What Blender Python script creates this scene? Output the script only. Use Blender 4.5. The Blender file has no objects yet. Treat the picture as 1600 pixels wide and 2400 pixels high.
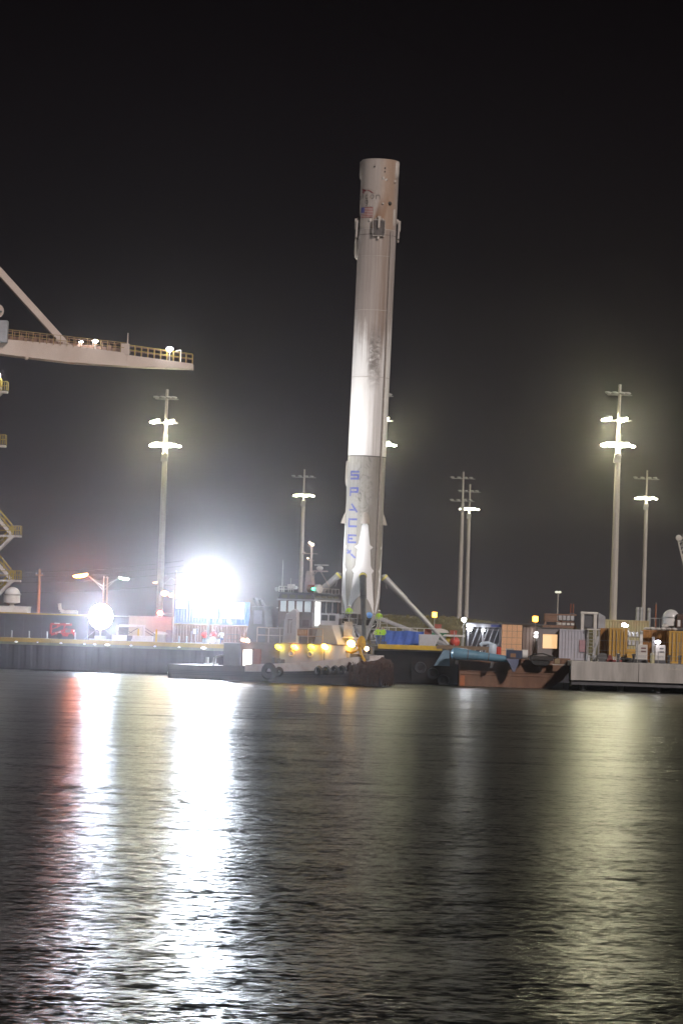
import bpy, bmesh, math, random
from mathutils import Vector, Matrix
random.seed(7)
R_ = math.radians

# ------------------------------------------------------------------ camera, world, light, exposure
scene = bpy.context.scene
COL = scene.collection
FPX = 7290.0                 # focal length in photograph pixels (1600 px wide)
CAM_H = 5.0
PITCH = math.atan(270.0 / FPX)
ROLL = R_(1.9)
cam_data = bpy.data.cameras.new('camera')
cam_data.sensor_fit = 'HORIZONTAL'
cam_data.sensor_width = 36.0
cam_data.lens = 36.0 * FPX / 1600.0
cam_data.clip_start = 0.5
cam_data.clip_end = 8000.0
cam = bpy.data.objects.new('camera', cam_data)
COL.objects.link(cam)
CAM_ROT = Matrix.Rotation(R_(90) + PITCH, 4, 'X') @ Matrix.Rotation(ROLL, 4, 'Z')
cam.matrix_world = Matrix.Translation((0, 0, CAM_H)) @ CAM_ROT
scene.camera = cam

world = bpy.data.worlds.new('World')
scene.world = world
world.use_nodes = True
wn = world.node_tree.nodes; wl = world.node_tree.links
wn.clear()
w_out = wn.new('ShaderNodeOutputWorld')
w_bg = wn.new('ShaderNodeBackground')
w_geo = wn.new('ShaderNodeTexCoord')
w_sep = wn.new('ShaderNodeSeparateXYZ')
w_ramp = wn.new('ShaderNodeValToRGB')      # night sky: town glow low down, dark above, the same all round
wl.new(w_geo.outputs['Generated'], w_sep.inputs[0])
wl.new(w_sep.outputs['Z'], w_ramp.inputs['Fac'])
cr = w_ramp.color_ramp
stops = [(0.0, (.047, .0415, .044)), (.035, (.032, .0275, .0295)), (.075, (.0175, .0145, .0162)),
         (.12, (.0088, .0070, .0080)), (.20, (.0040, .0030, .0036)), (.5, (.002, .0016, .002)), (1.0, (.0015, .0012, .0016))]
while len(cr.elements) < len(stops):
    cr.elements.new(.5)
for e, (p, c) in zip(cr.elements, stops):
    e.position = p; e.color = (*c, 1)
wl.new(w_ramp.outputs['Color'], w_bg.inputs['Color'])
w_bg.inputs['Strength'].default_value = .8
wl.new(w_bg.outputs[0], w_out.inputs[0])

# one dim, broad, slightly warm lamp of the sky for the glow of the harbour side the camera stands on
sun_data = bpy.data.lights.new('sun', 'SUN')
sun_data.energy = 2.2
sun_data.angle = R_(4)
sun_data.color = (1.0, .885, .83)
sun = bpy.data.objects.new('sun', sun_data)
COL.objects.link(sun)
sun.rotation_euler = (R_(61), 0, R_(30))

vs = scene.view_settings
vs.view_transform = 'Standard'; vs.look = 'None'; vs.exposure = 0.0; vs.gamma = 1.0
vs.use_curve_mapping = False
scene.cycles.use_denoising = True
try:
    scene.cycles.denoiser = 'OPENIMAGEDENOISE'
except Exception:
    pass
scene.cycles.max_bounces = 5
scene.cycles.diffuse_bounces = 2
scene.cycles.glossy_bounces = 3
scene.cycles.volume_bounces = 0
scene.cycles.transmission_bounces = 3
scene.cycles.sample_clamp_indirect = 6.0
scene.cycles.caustics_reflective = False
scene.cycles.caustics_refractive = False

# ------------------------------------------------------------------ placing helpers
CR3 = CAM_ROT.to_3x3()
def W(px, py, Y):
    """world point at depth Y seen at photograph pixel px, py"""
    d = CR3 @ Vector(((px - 800) / FPX, -(py - 1200) / FPX, -1.0))
    return Vector((0, 0, CAM_H)) + d * (Y / d.y)
def at(px, Y, z):
    """world point at depth Y and height z in photograph column px"""
    py = 1470 + (px - 800) * .0332 + (CAM_H - z) * FPX / Y
    p = W(px, py, Y)
    p = W(px, py + (p.z - z) * FPX / Y, Y)
    return Vector((p.x, Y, z))
def met(px, Y):
    return px * Y / FPX

# ------------------------------------------------------------------ mesh helper
class MB:
    def __init__(self):
        self.v = []; self.f = []
    def add(self, vs, fs):
        o = len(self.v)
        self.v += [tuple(p) for p in vs]
        self.f += [tuple(i + o for i in f) for f in fs]
        return self
    def box(self, x0, x1, y0, y1, z0, z1, m=None):
        p = [Vector(q) for q in ((x0,y0,z0),(x1,y0,z0),(x1,y1,z0),(x0,y1,z0),(x0,y0,z1),(x1,y0,z1),(x1,y1,z1),(x0,y1,z1))]
        if m is not None:
            p = [m @ q for q in p]
        return self.add(p, [(0,3,2,1),(4,5,6,7),(0,1,5,4),(1,2,6,5),(2,3,7,6),(3,0,4,7)])
    def bar(self, a, b, w, h=None):
        """square bar from a to b"""
        a = Vector(a); b = Vector(b); h = h or w
        d = (b - a)
        if d.length < 1e-6: return self
        d.normalize()
        up = Vector((0,0,1)) if abs(d.z) < .95 else Vector((1,0,0))
        s = d.cross(up).normalized(); t = s.cross(d).normalized()
        p = []
        for c in (a, b):
            for i, j in ((-1,-1),(1,-1),(1,1),(-1,1)):
                p.append(c + s * (i * w / 2) + t * (j * h / 2))
        return self.add(p, [(0,1,2,3),(7,6,5,4),(0,4,5,1),(1,5,6,2),(2,6,7,3),(3,7,4,0)])
    def tube(self, a, b, r0, r1=None, n=10, cap=True):
        a = Vector(a); b = Vector(b); r1 = r0 if r1 is None else r1
        d = (b - a).normalized()
        up = Vector((0,0,1)) if abs(d.z) < .95 else Vector((1,0,0))
        s = d.cross(up).normalized(); t = s.cross(d).normalized()
        p = []
        for c, r in ((a, r0), (b, r1)):
            for i in range(n):
                g = 2 * math.pi * i / n
                p.append(c + s * (math.cos(g) * r) + t * (math.sin(g) * r))
        f = [(i, (i + 1) % n, n + (i + 1) % n, n + i) for i in range(n)]
        if cap:
            f += [tuple(range(n - 1, -1, -1)), tuple(range(n, 2 * n))]
        return self.add(p, f)
    def path(self, pts, r, n=6):
        for a, b in zip(pts[:-1], pts[1:]):
            self.tube(a, b, r, r, n)
        return self
    def lathe(self, prof, n=32, a0=0, a1=360, origin=(0,0,0), cap=False):
        """prof: (r, z) list about the local z axis"""
        o = Vector(origin); full = abs(a1 - a0) >= 359.9
        k = n if full else n + 1
        p = []
        for r, z in prof:
            for i in range(k):
                g = R_(a0 + (a1 - a0) * i / n)
                p.append(o + Vector((r * math.sin(g), -r * math.cos(g), z)))
        f = []
        for j in range(len(prof) - 1):
            for i in range(n):
                i2 = (i + 1) % k
                f.append((j * k + i, j * k + i2, (j + 1) * k + i2, (j + 1) * k + i))
        if cap:
            f += [tuple(range(k - 1, -1, -1)), tuple(range((len(prof) - 1) * k, len(prof) * k))]
        return self.add(p, f)
    def prism(self, poly, y0, y1):
        """polygon in x, z pushed from y0 to y1"""
        n = len(poly)
        p = [(x, y0, z) for x, z in poly] + [(x, y1, z) for x, z in poly]
        f = [tuple(range(n)), tuple(range(2 * n - 1, n - 1, -1))]
        f += [((i + 1) % n, i, n + i, n + (i + 1) % n) for i in range(n)]
        return self.add(p, f)
    def ball(self, c, rx, ry=None, rz=None, n=14, m=8, low=-90, high=90):
        ry = ry or rx; rz = rz or rx
        c = Vector(c); p = []; f = []
        for j in range(m + 1):
            t = R_(low + (high - low) * j / m)
            for i in range(n):
                g = 2 * math.pi * i / n
                p.append(c + Vector((rx * math.cos(t) * math.cos(g), ry * math.cos(t) * math.sin(g), rz * math.sin(t))))
        for j in range(m):
            for i in range(n):
                f.append((j * n + i, j * n + (i + 1) % n, (j + 1) * n + (i + 1) % n, (j + 1) * n + i))
        return self.add(p, f)

def link(name, mb, mt, parent=None, smooth=False, bevel=0.0, loc=None):
    me = bpy.data.meshes.new(name)
    me.from_pydata(mb.v, [], mb.f)
    bm = bmesh.new(); bm.from_mesh(me)
    bmesh.ops.remove_doubles(bm, verts=bm.verts, dist=1e-5)
    bmesh.ops.recalc_face_normals(bm, faces=bm.faces)
    bm.to_mesh(me); bm.free()
    if smooth:
        for pl in me.polygons: pl.use_smooth = True
        try:
            me.set_sharp_from_angle(angle=R_(42))
        except Exception:
            pass
    me.materials.append(mt)
    o = bpy.data.objects.new(name, me)
    COL.objects.link(o)
    if parent is not None: o.parent = parent
    if loc is not None: o.location = loc
    if bevel:
        b = o.modifiers.new('bevel', 'BEVEL'); b.width = bevel; b.segments = 2; b.limit_method = 'ANGLE'; b.angle_limit = R_(40)
    return o
def thing(name, label, cat, loc=(0,0,0), rz=0.0, group=None):
    o = bpy.data.objects.new(name, None)
    COL.objects.link(o)
    o.location = loc; o.rotation_euler = (0, 0, rz)
    o.empty_display_size = .2
    o['label'] = label; o['category'] = cat
    if group: o['group'] = group
    return o
def tag(o, label, cat, group=None):
    o['label'] = label; o['category'] = cat
    if group: o['group'] = group
    return o
def structure(name, mb, mt, smooth=False, kind='structure'):
    o = link(name, mb, mt, None, smooth); o['kind'] = kind
    return o

# ------------------------------------------------------------------ materials
MATS = {}
def mat(name, color, rough=.6, metal=0.0, var=.18, scale=1.5, bump=0.0, streak=0.0, dirt=None, dirt_amt=.5, spec=.5):
    """painted or bare surface with uneven tone, stains and fine relief"""
    if name in MATS: return MATS[name]
    m = bpy.data.materials.new(name); m.use_nodes = True
    n = m.node_tree.nodes; l = m.node_tree.links
    b = n['Principled BSDF']
    b.inputs['Roughness'].default_value = rough; b.inputs['Metallic'].default_value = metal
    b.inputs['Specular IOR Level'].default_value = spec
    tc = n.new('ShaderNodeTexCoord'); mp = n.new('ShaderNodeMapping')
    mp.inputs['Scale'].default_value = (1, 1, 1 if not streak else streak)
    l.new(tc.outputs['Object'], mp.inputs[0])
    nz = n.new('ShaderNodeTexNoise'); nz.inputs['Scale'].default_value = scale; nz.inputs['Detail'].default_value = 5
    nz.inputs['Roughness'].default_value = .65
    l.new(mp.outputs[0], nz.inputs['Vector'])
    mr = n.new('ShaderNodeMapRange'); mr.inputs['From Min'].default_value = .3; mr.inputs['From Max'].default_value = .7
    mr.inputs['To Min'].default_value = 1 - var; mr.inputs['To Max'].default_value = 1 + var
    l.new(nz.outputs['Fac'], mr.inputs['Value'])
    mx = n.new('ShaderNodeMix'); mx.data_type = 'RGBA'; mx.blend_type = 'MULTIPLY'
    mx.inputs[0].default_value = 1.0
    mx.inputs['A'].default_value = (*color, 1)
    l.new(mr.outputs[0], mx.inputs['B'])
    out = mx.outputs['Result']
    if dirt:
        n2 = n.new('ShaderNodeTexNoise'); n2.inputs['Scale'].default_value = scale * .45; n2.inputs['Detail'].default_value = 8
        n2.inputs['Roughness'].default_value = .7
        l.new(mp.outputs[0], n2.inputs['Vector'])
        r2 = n.new('ShaderNodeMapRange'); r2.inputs['From Min'].default_value = .48; r2.inputs['From Max'].default_value = .68
        r2.inputs['To Max'].default_value = dirt_amt
        l.new(n2.outputs['Fac'], r2.inputs['Value'])
        m2 = n.new('ShaderNodeMix'); m2.data_type = 'RGBA'
        l.new(r2.outputs[0], m2.inputs[0]); l.new(out, m2.inputs['A']); m2.inputs['B'].default_value = (*dirt, 1)
        out = m2.outputs['Result']
    l.new(out, b.inputs['Base Color'])
    if bump:
        bp = n.new('ShaderNodeBump'); bp.inputs['Strength'].default_value = bump; bp.inputs['Distance'].default_value = .05
        l.new(nz.outputs['Fac'], bp.inputs['Height']); l.new(bp.outputs[0], b.inputs['Normal'])
    MATS[name] = m
    return m
def glow(name, color, strength):
    if name in MATS: return MATS[name]
    m = bpy.data.materials.new(name); m.use_nodes = True
    b = m.node_tree.nodes['Principled BSDF']
    b.inputs['Base Color'].default_value = (.6, .6, .6, 1)
    b.inputs['Emission Color'].default_value = (*color, 1)
    b.inputs['Emission Strength'].default_value = strength
    MATS[name] = m
    return m
def glass(name, color=(.04, .05, .06), rough=.06):
    if name in MATS: return MATS[name]
    m = bpy.data.materials.new(name); m.use_nodes = True
    b = m.node_tree.nodes['Principled BSDF']
    b.inputs['Base Color'].default_value = (*color, 1); b.inputs['Roughness'].default_value = rough
    b.inputs['Specular IOR Level'].default_value = .8
    MATS[name] = m
    return m

WHITE = mat('white_paint', (.74, .73, .71), .45, var=.06, dirt=(.35, .31, .27), dirt_amt=.35)
OFFWHITE = mat('weathered_white_paint', (.62, .60, .57), .5, var=.12, dirt=(.3, .24, .19), dirt_amt=.6)
GREY = mat('grey_paint', (.34, .35, .38), .5, var=.1, dirt=(.2, .15, .12), dirt_amt=.4)
LGREY = mat('light_grey_paint', (.46, .47, .50), .5, var=.08, dirt=(.28, .22, .18), dirt_amt=.4)
DGREY = mat('dark_grey_paint', (.09, .09, .10), .55, var=.2)
BLACK = mat('black_rubber', (.022, .022, .023), .75, var=.3, bump=.3)
STEEL = mat('galvanised_steel', (.42, .42, .42), .42, .7, var=.15)
DSTEEL = mat('dark_steel', (.11, .11, .115), .5, .3, var=.25)
QYEL = mat('worn_ochre_edge_paint', (.36, .25, .055), .65, var=.25, scale=.6, dirt=(.2, .14, .07), dirt_amt=.6)
YELLOW = mat('safety_yellow_paint', (.62, .42, .03), .5, var=.12, dirt=(.3, .2, .07), dirt_amt=.4)
BROWN = mat('rust_brown_hull_paint', (.185, .10, .062), .65, var=.22, scale=1.1, dirt=(.12, .05, .03), dirt_amt=.6, streak=.35)
DBROWN = mat('dark_rust_steel', (.075, .04, .028), .75, var=.4, scale=2.0, bump=.2)
CONC = mat('weathered_concrete', (.47, .45, .425), .85, var=.2, scale=1.1, dirt=(.24, .22, .195), dirt_amt=.75, streak=.15, bump=.15)
POLE = mat('precast_concrete_pole', (.46, .43, .39), .8, var=.08, streak=.2, dirt=(.3, .27, .23), dirt_amt=.4)
ASPH = mat('worn_asphalt', (.075, .072, .068), .9, var=.25, scale=.6)
RED = mat('red_paint', (.45, .03, .025), .45, var=.12)
BLUE = mat('blue_paint', (.06, .16, .48), .5, var=.12, dirt=(.05, .1, .25), dirt_amt=.4)
ORANGE = mat('ochre_container_paint', (.52, .31, .06), .55, var=.12, dirt=(.3, .14, .05), dirt_amt=.5, streak=.3)
NAVY = mat('navy_paint', (.035, .05, .10), .5, var=.2)
GLASS = glass('dark_window_glass')

# lamp colours (linear) and strengths
L_MAST = glow('mast_lamp_lens', (1.0, .95, .60), 470)
L_MAST_FAR = glow('far_mast_lamp_lens', (1.0, .95, .6), 130)
L_FLOOD = glow('cold_floodlight_lens', (.80, .89, 1.0), 440)
L_FLOOD2 = glow('small_floodlight_lens', (.74, .85, 1.0), 420)
L_WHITE = glow('white_work_lamp_lens', (.95, .97, 1.0), 90)
L_ORANGE = glow('sodium_lamp_lens', (1.0, .19, .025), 620)
L_GREEN = glow('green_white_lamp_lens', (.66, 1.0, .72), 90)
L_RED = glow('red_signal_lens', (1.0, .06, .05), 90)
L_YELLOW = glow('yellow_deck_lamp_lens', (1.0, .80, .02), 13)
L_AMBER = glow('amber_deck_lamp_lens', (1.0, .40, .03), 16)
L_DOOR = glow('lit_interior', (1.0, .90, .80), 3.2)
L_WINDOW = glow('lit_warm_blind', (1.0, .62, .30), 1.2)

# ------------------------------------------------------------------ water
def water_material():
    """dark harbour water; two sizes of wind ripples tilt the surface normal"""
    m = bpy.data.materials.new('harbour_water'); m.use_nodes = True
    n = m.node_tree.nodes; l = m.node_tree.links
    b = n['Principled BSDF']
    b.inputs['Base Color'].default_value = (.006, .007, .0075, 1)
    b.inputs['IOR'].default_value = 1.333
    b.inputs['Roughness'].default_value = .275
    tc = n.new('ShaderNodeTexCoord')
    def layer(sx, sy, scale, detail, rot, k):
        mp = n.new('ShaderNodeMapping'); mp.inputs['Scale'].default_value = (sx, sy, 1); mp.inputs['Rotation'].default_value = (0, 0, rot)
        l.new(tc.outputs['Object'], mp.inputs[0])
        t = n.new('ShaderNodeTexNoise'); t.inputs['Scale'].default_value = scale; t.inputs['Detail'].default_value = detail
        t.inputs['Roughness'].default_value = .68; t.inputs['Distortion'].default_value = .1
        l.new(mp.outputs[0], t.inputs['Vector'])
        sb = n.new('ShaderNodeVectorMath'); sb.operation = 'SUBTRACT'; l.new(t.outputs['Color'], sb.inputs[0]); sb.inputs[1].default_value = (.5, .5, .5)
        ml = n.new('ShaderNodeVectorMath'); ml.operation = 'MULTIPLY'; l.new(sb.outputs[0], ml.inputs[0]); ml.inputs[1].default_value = (k * .72, k, 0)
        return ml.outputs[0]
    fine = layer(.55, 1.0, 9.0, 4, R_(5), WAVE[0])
    mid = layer(.5, 1.0, 3.6, 4, R_(-7), WAVE[1])
    big = layer(.4, 1.0, .16, 3, R_(10), WAVE[2])
    long_ = layer(.28, 1.0, .75, 2, R_(3), WAVE[3])
    lanes = layer(.22, 1.0, .42, 4, R_(2), 1.0)          # longer crests show up farther out in the basin
    sp = n.new('ShaderNodeSeparateXYZ'); l.new(tc.outputs['Object'], sp.inputs[0])
    rm = n.new('ShaderNodeMapRange'); rm.inputs['From Min'].default_value = 55; rm.inputs['From Max'].default_value = 190
    rm.inputs['To Min'].default_value = .08; rm.inputs['To Max'].default_value = .62; l.new(sp.outputs['Y'], rm.inputs['Value'])
    sc = n.new('ShaderNodeVectorMath'); sc.operation = 'SCALE'; l.new(lanes, sc.inputs[0]); l.new(rm.outputs[0], sc.inputs['Scale'])
    def add(x, y):
        q = n.new('ShaderNodeVectorMath'); q.operation = 'ADD'; l.new(x, q.inputs[0])
        if isinstance(y, tuple): q.inputs[1].default_value = y
        else: l.new(y, q.inputs[1])
        return q.outputs[0]
    v = add(add(add(add(add(fine, mid), long_), big), sc.outputs[0]), (0, 0, 1))
    nm = n.new('ShaderNodeVectorMath'); nm.operation = 'NORMALIZE'; l.new(v, nm.inputs[0])
    l.new(nm.outputs[0], b.inputs['Normal'])
    return m
WAVE = (.85, .55, .10, .16)
mb = MB().add([(-700, -25, 0), (700, -25, 0), (700, 322, 0), (-700, 322, 0)], [(0, 1, 2, 3)])
structure('water', mb, water_material())

# ------------------------------------------------------------------ land and quays
QL_Y, QL_Z = 294.0, 3.0        # quay on the left
QR_Y, QR_Z = 280.5, 2.65       # quay on the right
XL = at(655, QL_Y, QL_Z).x     # right end of the left quay
XR = at(1338, QR_Y, QR_Z).x    # left end of the right quay
LAND = 2.55
mb = MB()
pts = [(-760, QL_Y + .9), (XL - .6, QL_Y + .9), (XL - .6, 320.4), (XR + .6, 320.4), (XR + .6, QR_Y + .9), (760, QR_Y + .9), (760, 1480), (-760, 1480)]
mb.add([(x, y, LAND) for x, y in pts], [tuple(range(len(pts)))])
structure('ground', mb, ASPH)
# left quay: dark sheet-pile wall, a pale waling strip and a yellow edge beam
SHEET = mat('dark_sheet_pile_steel', (.022, .024, .036), .6, .2, var=.25, scale=.7, streak=.25)
q = MB(); x = -330.0; pn = 0
prof = []
while x < XL - 1.0:
    prof += [(x, QL_Y + .05), (x + .35, QL_Y + .05), (x + .55, QL_Y + .02), (x + .95, QL_Y + .02)]
    x += 1.15
vs_ = [(a, b, -1) for a, b in prof] + [(a, b, 2.36) for a, b in prof]
k = len(prof)
q.add(vs_, [(i, i + 1, k + i + 1, k + i) for i in range(k - 1)])
quay = structure('quay_wall', q, SHEET)
mb = MB().box(-330, XL - .2, QL_Y - .12, QL_Y + .9, 2.36, 2.62)
link('waling', mb, mat('algae_stained_concrete', (.17, .18, .13), .85, var=.3, streak=.3), quay)
mb = MB().box(-330, XL, QL_Y - .3, QL_Y + .9, 2.62, QL_Z)
link('edge_beam', mb, QYEL, quay)
mb = MB().box(XL - .6, XL, QL_Y + .905, 321.0, -1, QL_Z - .02)
link('return_wall', mb, SHEET, quay)
# right quay: concrete cap in cast segments over a dark void with round piles
quay2 = structure('quay_apron', MB().box(XR, 330, QR_Y + .9, QR_Y + 8.6, 2.2, QR_Z - .004), CONC)
seg = 6.1; x = XR; i = 0
while x < 60:
    mb = MB().box(x + .015, x + seg - .015, QR_Y - .02 * (i % 2), QR_Y + .9, .92, QR_Z)
    link('cap_segment', mb, CONC, quay2, bevel=.03)
    x += seg; i += 1
mb = MB().box(x, 330, QR_Y, QR_Y + .9, .92, QR_Z); link('cap_run', mb, CONC, quay2)
mb = MB().box(XR + .1, 330, QR_Y + .25, QR_Y + .6, .52, .915); link('fender_timber', mb, DGREY, quay2)
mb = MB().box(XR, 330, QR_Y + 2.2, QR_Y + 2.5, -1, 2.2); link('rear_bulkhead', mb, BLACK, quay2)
x = XR + 1.2
while x < 60:
    mb = MB().tube((0, 0, -1), (0, 0, .9), .3, .3, 12)
    link('pile', mb, DSTEEL, quay2, True, loc=(x, QR_Y + 1.2, 0)); x += 3.4
mb = MB().box(XL, XR, 319.2, 320.4, -1, LAND); link('bulkhead', mb, SHEET, quay2)

# grassy bank behind the berth
def noise2(x, y):
    return (math.sin(x * .31 + y * .17) + math.sin(x * .13 - y * .29 + 1.3) + .6 * math.sin(x * .9 + y * .7)) / 2.6
mb = MB(); nx, ny = 120, 14
x0, x1 = at(835, 385, 3).x, at(1290, 385, 3).x + 60
V = []
for j in range(ny + 1):
    for i in range(nx + 1):
        u = i / nx; t = j / ny
        X = x0 + (x1 - x0) * u; Y = 372 + 34 * t
        h = 4.15 * (1 - abs(2 * t - 1) ** 1.6)
        h *= (1 - .36 * min(1, max(0, (u - .12) / .35))) * min(1, u / .04 + .35)
        V.append((X, Y, LAND - .1 + max(0, h + .35 * noise2(X, Y) * (1 if h > .3 else 0))))
mb.add(V, [(j * (nx + 1) + i, j * (nx + 1) + i + 1, (j + 1) * (nx + 1) + i + 1, (j + 1) * (nx + 1) + i) for j in range(ny) for i in range(nx)])
EARTH = mat('grassy_earth', (.16, .145, .075), .95, var=.35, scale=.5, bump=.4, dirt=(.07, .075, .03), dirt_amt=.8)
structure('grass_bank', mb, EARTH, True)
# grass blades on the bank: one mass
mb = MB(); rnd = random.Random(3)
for _ in range(9000):
    i = rnd.randrange(nx); j = rnd.randrange(0, ny // 2 + 1)
    p = Vector(V[j * (nx + 1) + i]).lerp(Vector(V[(j + 1) * (nx + 1) + i + 1]), rnd.random())
    p.x += rnd.uniform(-.4, .4); h = rnd.uniform(.12, .42); w = rnd.uniform(.04, .1); dx = rnd.uniform(-.2, .2)
    if p.z < LAND + .2: continue
    o = len(mb.v); mb.v += [(p.x - w, p.y, p.z - .12), (p.x + w, p.y, p.z - .12), (p.x + dx, p.y + rnd.uniform(-.1, .1), p.z + h)]; mb.f.append((o, o + 1, o + 2))
g = structure('grass', mb, mat('dry_grass', (.15, .14, .06), .9, var=.5, scale=.4), kind='stuff')
g['label'] = 'rough dry grass covering the bank behind the berth'; g['category'] = 'grass'

# ------------------------------------------------------------------ rocket booster
RK_Y = 303.0
PXM = FPX / RK_Y
RR = 1.84
RK_H = 44.4
def lz(py): return (1440 - py) / PXM
rk_loc = W(843, 1440, RK_Y)
rocket = thing('rocket_booster', 'tall sooty white rocket booster standing on splayed legs on the barge', 'rocket', rk_loc)
rocket.rotation_euler = (0, R_(.73), 0)

def rocket_material(name, upper):
    m = bpy.data.materials.new(name); m.use_nodes = True
    n = m.node_tree.nodes; l = m.node_tree.links
    b = n['Principled BSDF']; b.inputs['Roughness'].default_value = .42; b.inputs['Specular IOR Level'].default_value = .35
    tc = n.new('ShaderNodeTexCoord'); sp = n.new('ShaderNodeSeparateXYZ'); l.new(tc.outputs['Object'], sp.inputs[0])
    def math_(op, a, b_=None, c=None):
        q = n.new('ShaderNodeMath'); q.operation = op
        for i, v in enumerate((a, b_, c)):
            if v is None: continue
            if isinstance(v, (int, float)): q.inputs[i].default_value = v
            else: l.new(v, q.inputs[i])
        return q.outputs[0]
    ny = math_('MULTIPLY', sp.outputs['Y'], -1)
    ang = math_('ARCTAN2', sp.outputs['X'], ny)           # 0 faces the quay basin, + to the right
    Z = sp.outputs['Z']
    def noise(sa, sz, scale, detail=5, rough=.6, dist=0):
        cb = n.new('ShaderNodeCombineXYZ')
        l.new(math_('MULTIPLY', ang, sa * RR), cb.inputs[0]); l.new(math_('MULTIPLY', Z, sz), cb.inputs[1])
        t = n.new('ShaderNodeTexNoise'); t.inputs['Scale'].default_value = scale; t.inputs['Detail'].default_value = detail
        t.inputs['Roughness'].default_value = rough; t.inputs['Distortion'].default_value = dist
        l.new(cb.outputs[0], t.inputs['Vector']); return t.outputs['Fac']
    def rng(v, a, c, lo=0., hi=1.):
        q = n.new('ShaderNodeMapRange'); q.inputs['From Min'].default_value = a; q.inputs['From Max'].default_value = c
        q.inputs['To Min'].default_value = lo; q.inputs['To Max'].default_value = hi; l.new(v, q.inputs['Value']); return q.outputs[0]
    def mix(f, A, B):
        q = n.new('ShaderNodeMix'); q.data_type = 'RGBA'
        for s, v in ((q.inputs[0], f), (q.inputs['A'], A), (q.inputs['B'], B)):
            if isinstance(v, (int, float)): s.default_value = v
            elif isinstance(v, tuple): s.default_value = (*v, 1)
            else: l.new(v, s)
        return q.outputs['Result']
    fine = noise(3.0, .06, 1.4, 6, .7)           # long vertical streaks
    blot = noise(.9, .55, 1.0, 6, .65, .6)
    if upper == 'lower':
        col = mix(rng(fine, .35, .65), (.26, .247, .222), (.38, .362, .325))
        swirl = noise(1.0, .8, .9, 8, .75, 2.2)                # scorched swirls on the camera side
        sw = math_('MULTIPLY', rng(swirl, .50, .66), math_('MULTIPLY', rng(Z, 8.2, 11.0), rng(math_('ABSOLUTE', math_('ADD', ang, .12)), .62, .2)))
        col = mix(math_('MULTIPLY', sw, .9), col, (.06, .057, .055))
        col = mix(math_('MULTIPLY', rng(blot, .5, .7), .35), col, (.37, .352, .315))
    else:
        white = mix(rng(fine, .3, .7), (.80, .79, .78), (.70, .685, .67))
        soot = mix(rng(fine, .34, .66), (.285, .24, .22), (.46, .41, .385))
        soot = mix(math_('MULTIPLY', rng(math_('ABSOLUTE', math_('SUBTRACT', ang, .42)), .5, .05), .55), soot, (.27, .185, .13))
        soot = mix(math_('MULTIPLY', rng(math_('ABSOLUTE', ang), .75, 1.35), .55), soot, (.50, .45, .42))
        edge = math_('ADD', Z, math_('ADD', rng(noise(2.6, .02, 1.3, 3), .3, .7, -2.4, 1.9), rng(blot, .3, .7, -.8, .8)))
        edge = math_('ADD', edge, rng(math_('ABSOLUTE', math_('SUBTRACT', ang, .15)), .1, 1.0, 1.2, -.6))
        col = mix(rng(edge, 25.2, 28.3), white, soot)
        # darker sooty column below the edge, on the right of centre
        pa = math_('SUBTRACT', ang, .17)
        patch = math_('MULTIPLY', rng(math_('ABSOLUTE', pa), .42, .22), math_('MULTIPLY', rng(Z, 21.6, 24.2), rng(noise(1.5, 1.6, 1.1, 6, .7, .8), .34, .56)))
        patch = math_('MULTIPLY', patch, rng(Z, 28.5, 26.5))
        col = mix(math_('MULTIPLY', patch, .95), col, (.15, .13, .12))
        # faint soot running down the white tank
        run = math_('MULTIPLY', rng(math_('ABSOLUTE', math_('SUBTRACT', ang, .2)), .5, .1), rng(fine, .42, .62))
        col = mix(math_('MULTIPLY', run, .45), col, (.42, .38, .35))
        col = mix(math_('MULTIPLY', rng(noise(2.0, 2.0, 2.6, 2), .72, .76), .5), col, (.25, .22, .2))
        if upper == 'inter':
            base = mix(rng(fine, .3, .7), (.40, .35, .325), (.47, .42, .385))
            right = math_('MULTIPLY', rng(ang, -.05, .35), rng(ang, 1.3, .8))
            base = mix(math_('MULTIPLY', right, .75), base, (.38, .255, .175))
            base = mix(math_('MULTIPLY', rng(blot, .5, .72), .3), base, (.32, .25, .2))
            # brown scorch spreading up from the front fin
            sc = math_('MULTIPLY', rng(Z, 41.2, 38.8), rng(math_('ABSOLUTE', math_('SUBTRACT', ang, math_('MULTIPLY', math_('SUBTRACT', Z, 38.2), .13))), .34, .2))
            base = mix(math_('MULTIPLY', sc, .7), base, (.25, .115, .045))
            col = base
    l.new(col, b.inputs['Base Color'])
    bp = n.new('ShaderNodeBump'); bp.inputs['Strength'].default_value = .12; bp.inputs['Distance'].default_value = .04
    l.new(blot, bp.inputs['Height']); l.new(bp.outputs[0], b.inputs['Normal'])
    return m
RM_LOW = rocket_material('sooty_lower_tank', 'lower')
RM_MID = rocket_material('white_upper_tank_with_soot', 'mid')
RM_INT = rocket_material('scorched_interstage', 'inter')
z_a, z_b = lz(1070), lz(537)
link('lower_tank', MB().lathe([(RR - .3, 0.02), (RR, .02), (RR, z_a * .5), (RR, z_a - .05)], 72), RM_LOW, rocket, True)
link('upper_tank', MB().lathe([(RR + .012, z_a + .03), (RR + .012, 23.0), (RR + .012, z_b - .03)], 72), RM_MID, rocket, True)
link('interstage', MB().lathe([(RR + .005, z_b + .03), (RR + .005, 41), (RR + .005, RK_H), (RR - .06, RK_H + .02), (RR - .06, 38.5)], 72), RM_INT, rocket, True)
SOOT = mat('soot_dark_metal', (.06, .055, .05), .6, .2, var=.3)
TANW = mat('scorched_white_metal', (.50, .46, .42), .45, var=.12, dirt=(.3, .2, .13), dirt_amt=.5)
SEAM = mat('weld_band', (.52, .49, .46), .45, .2, var=.15)
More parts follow.
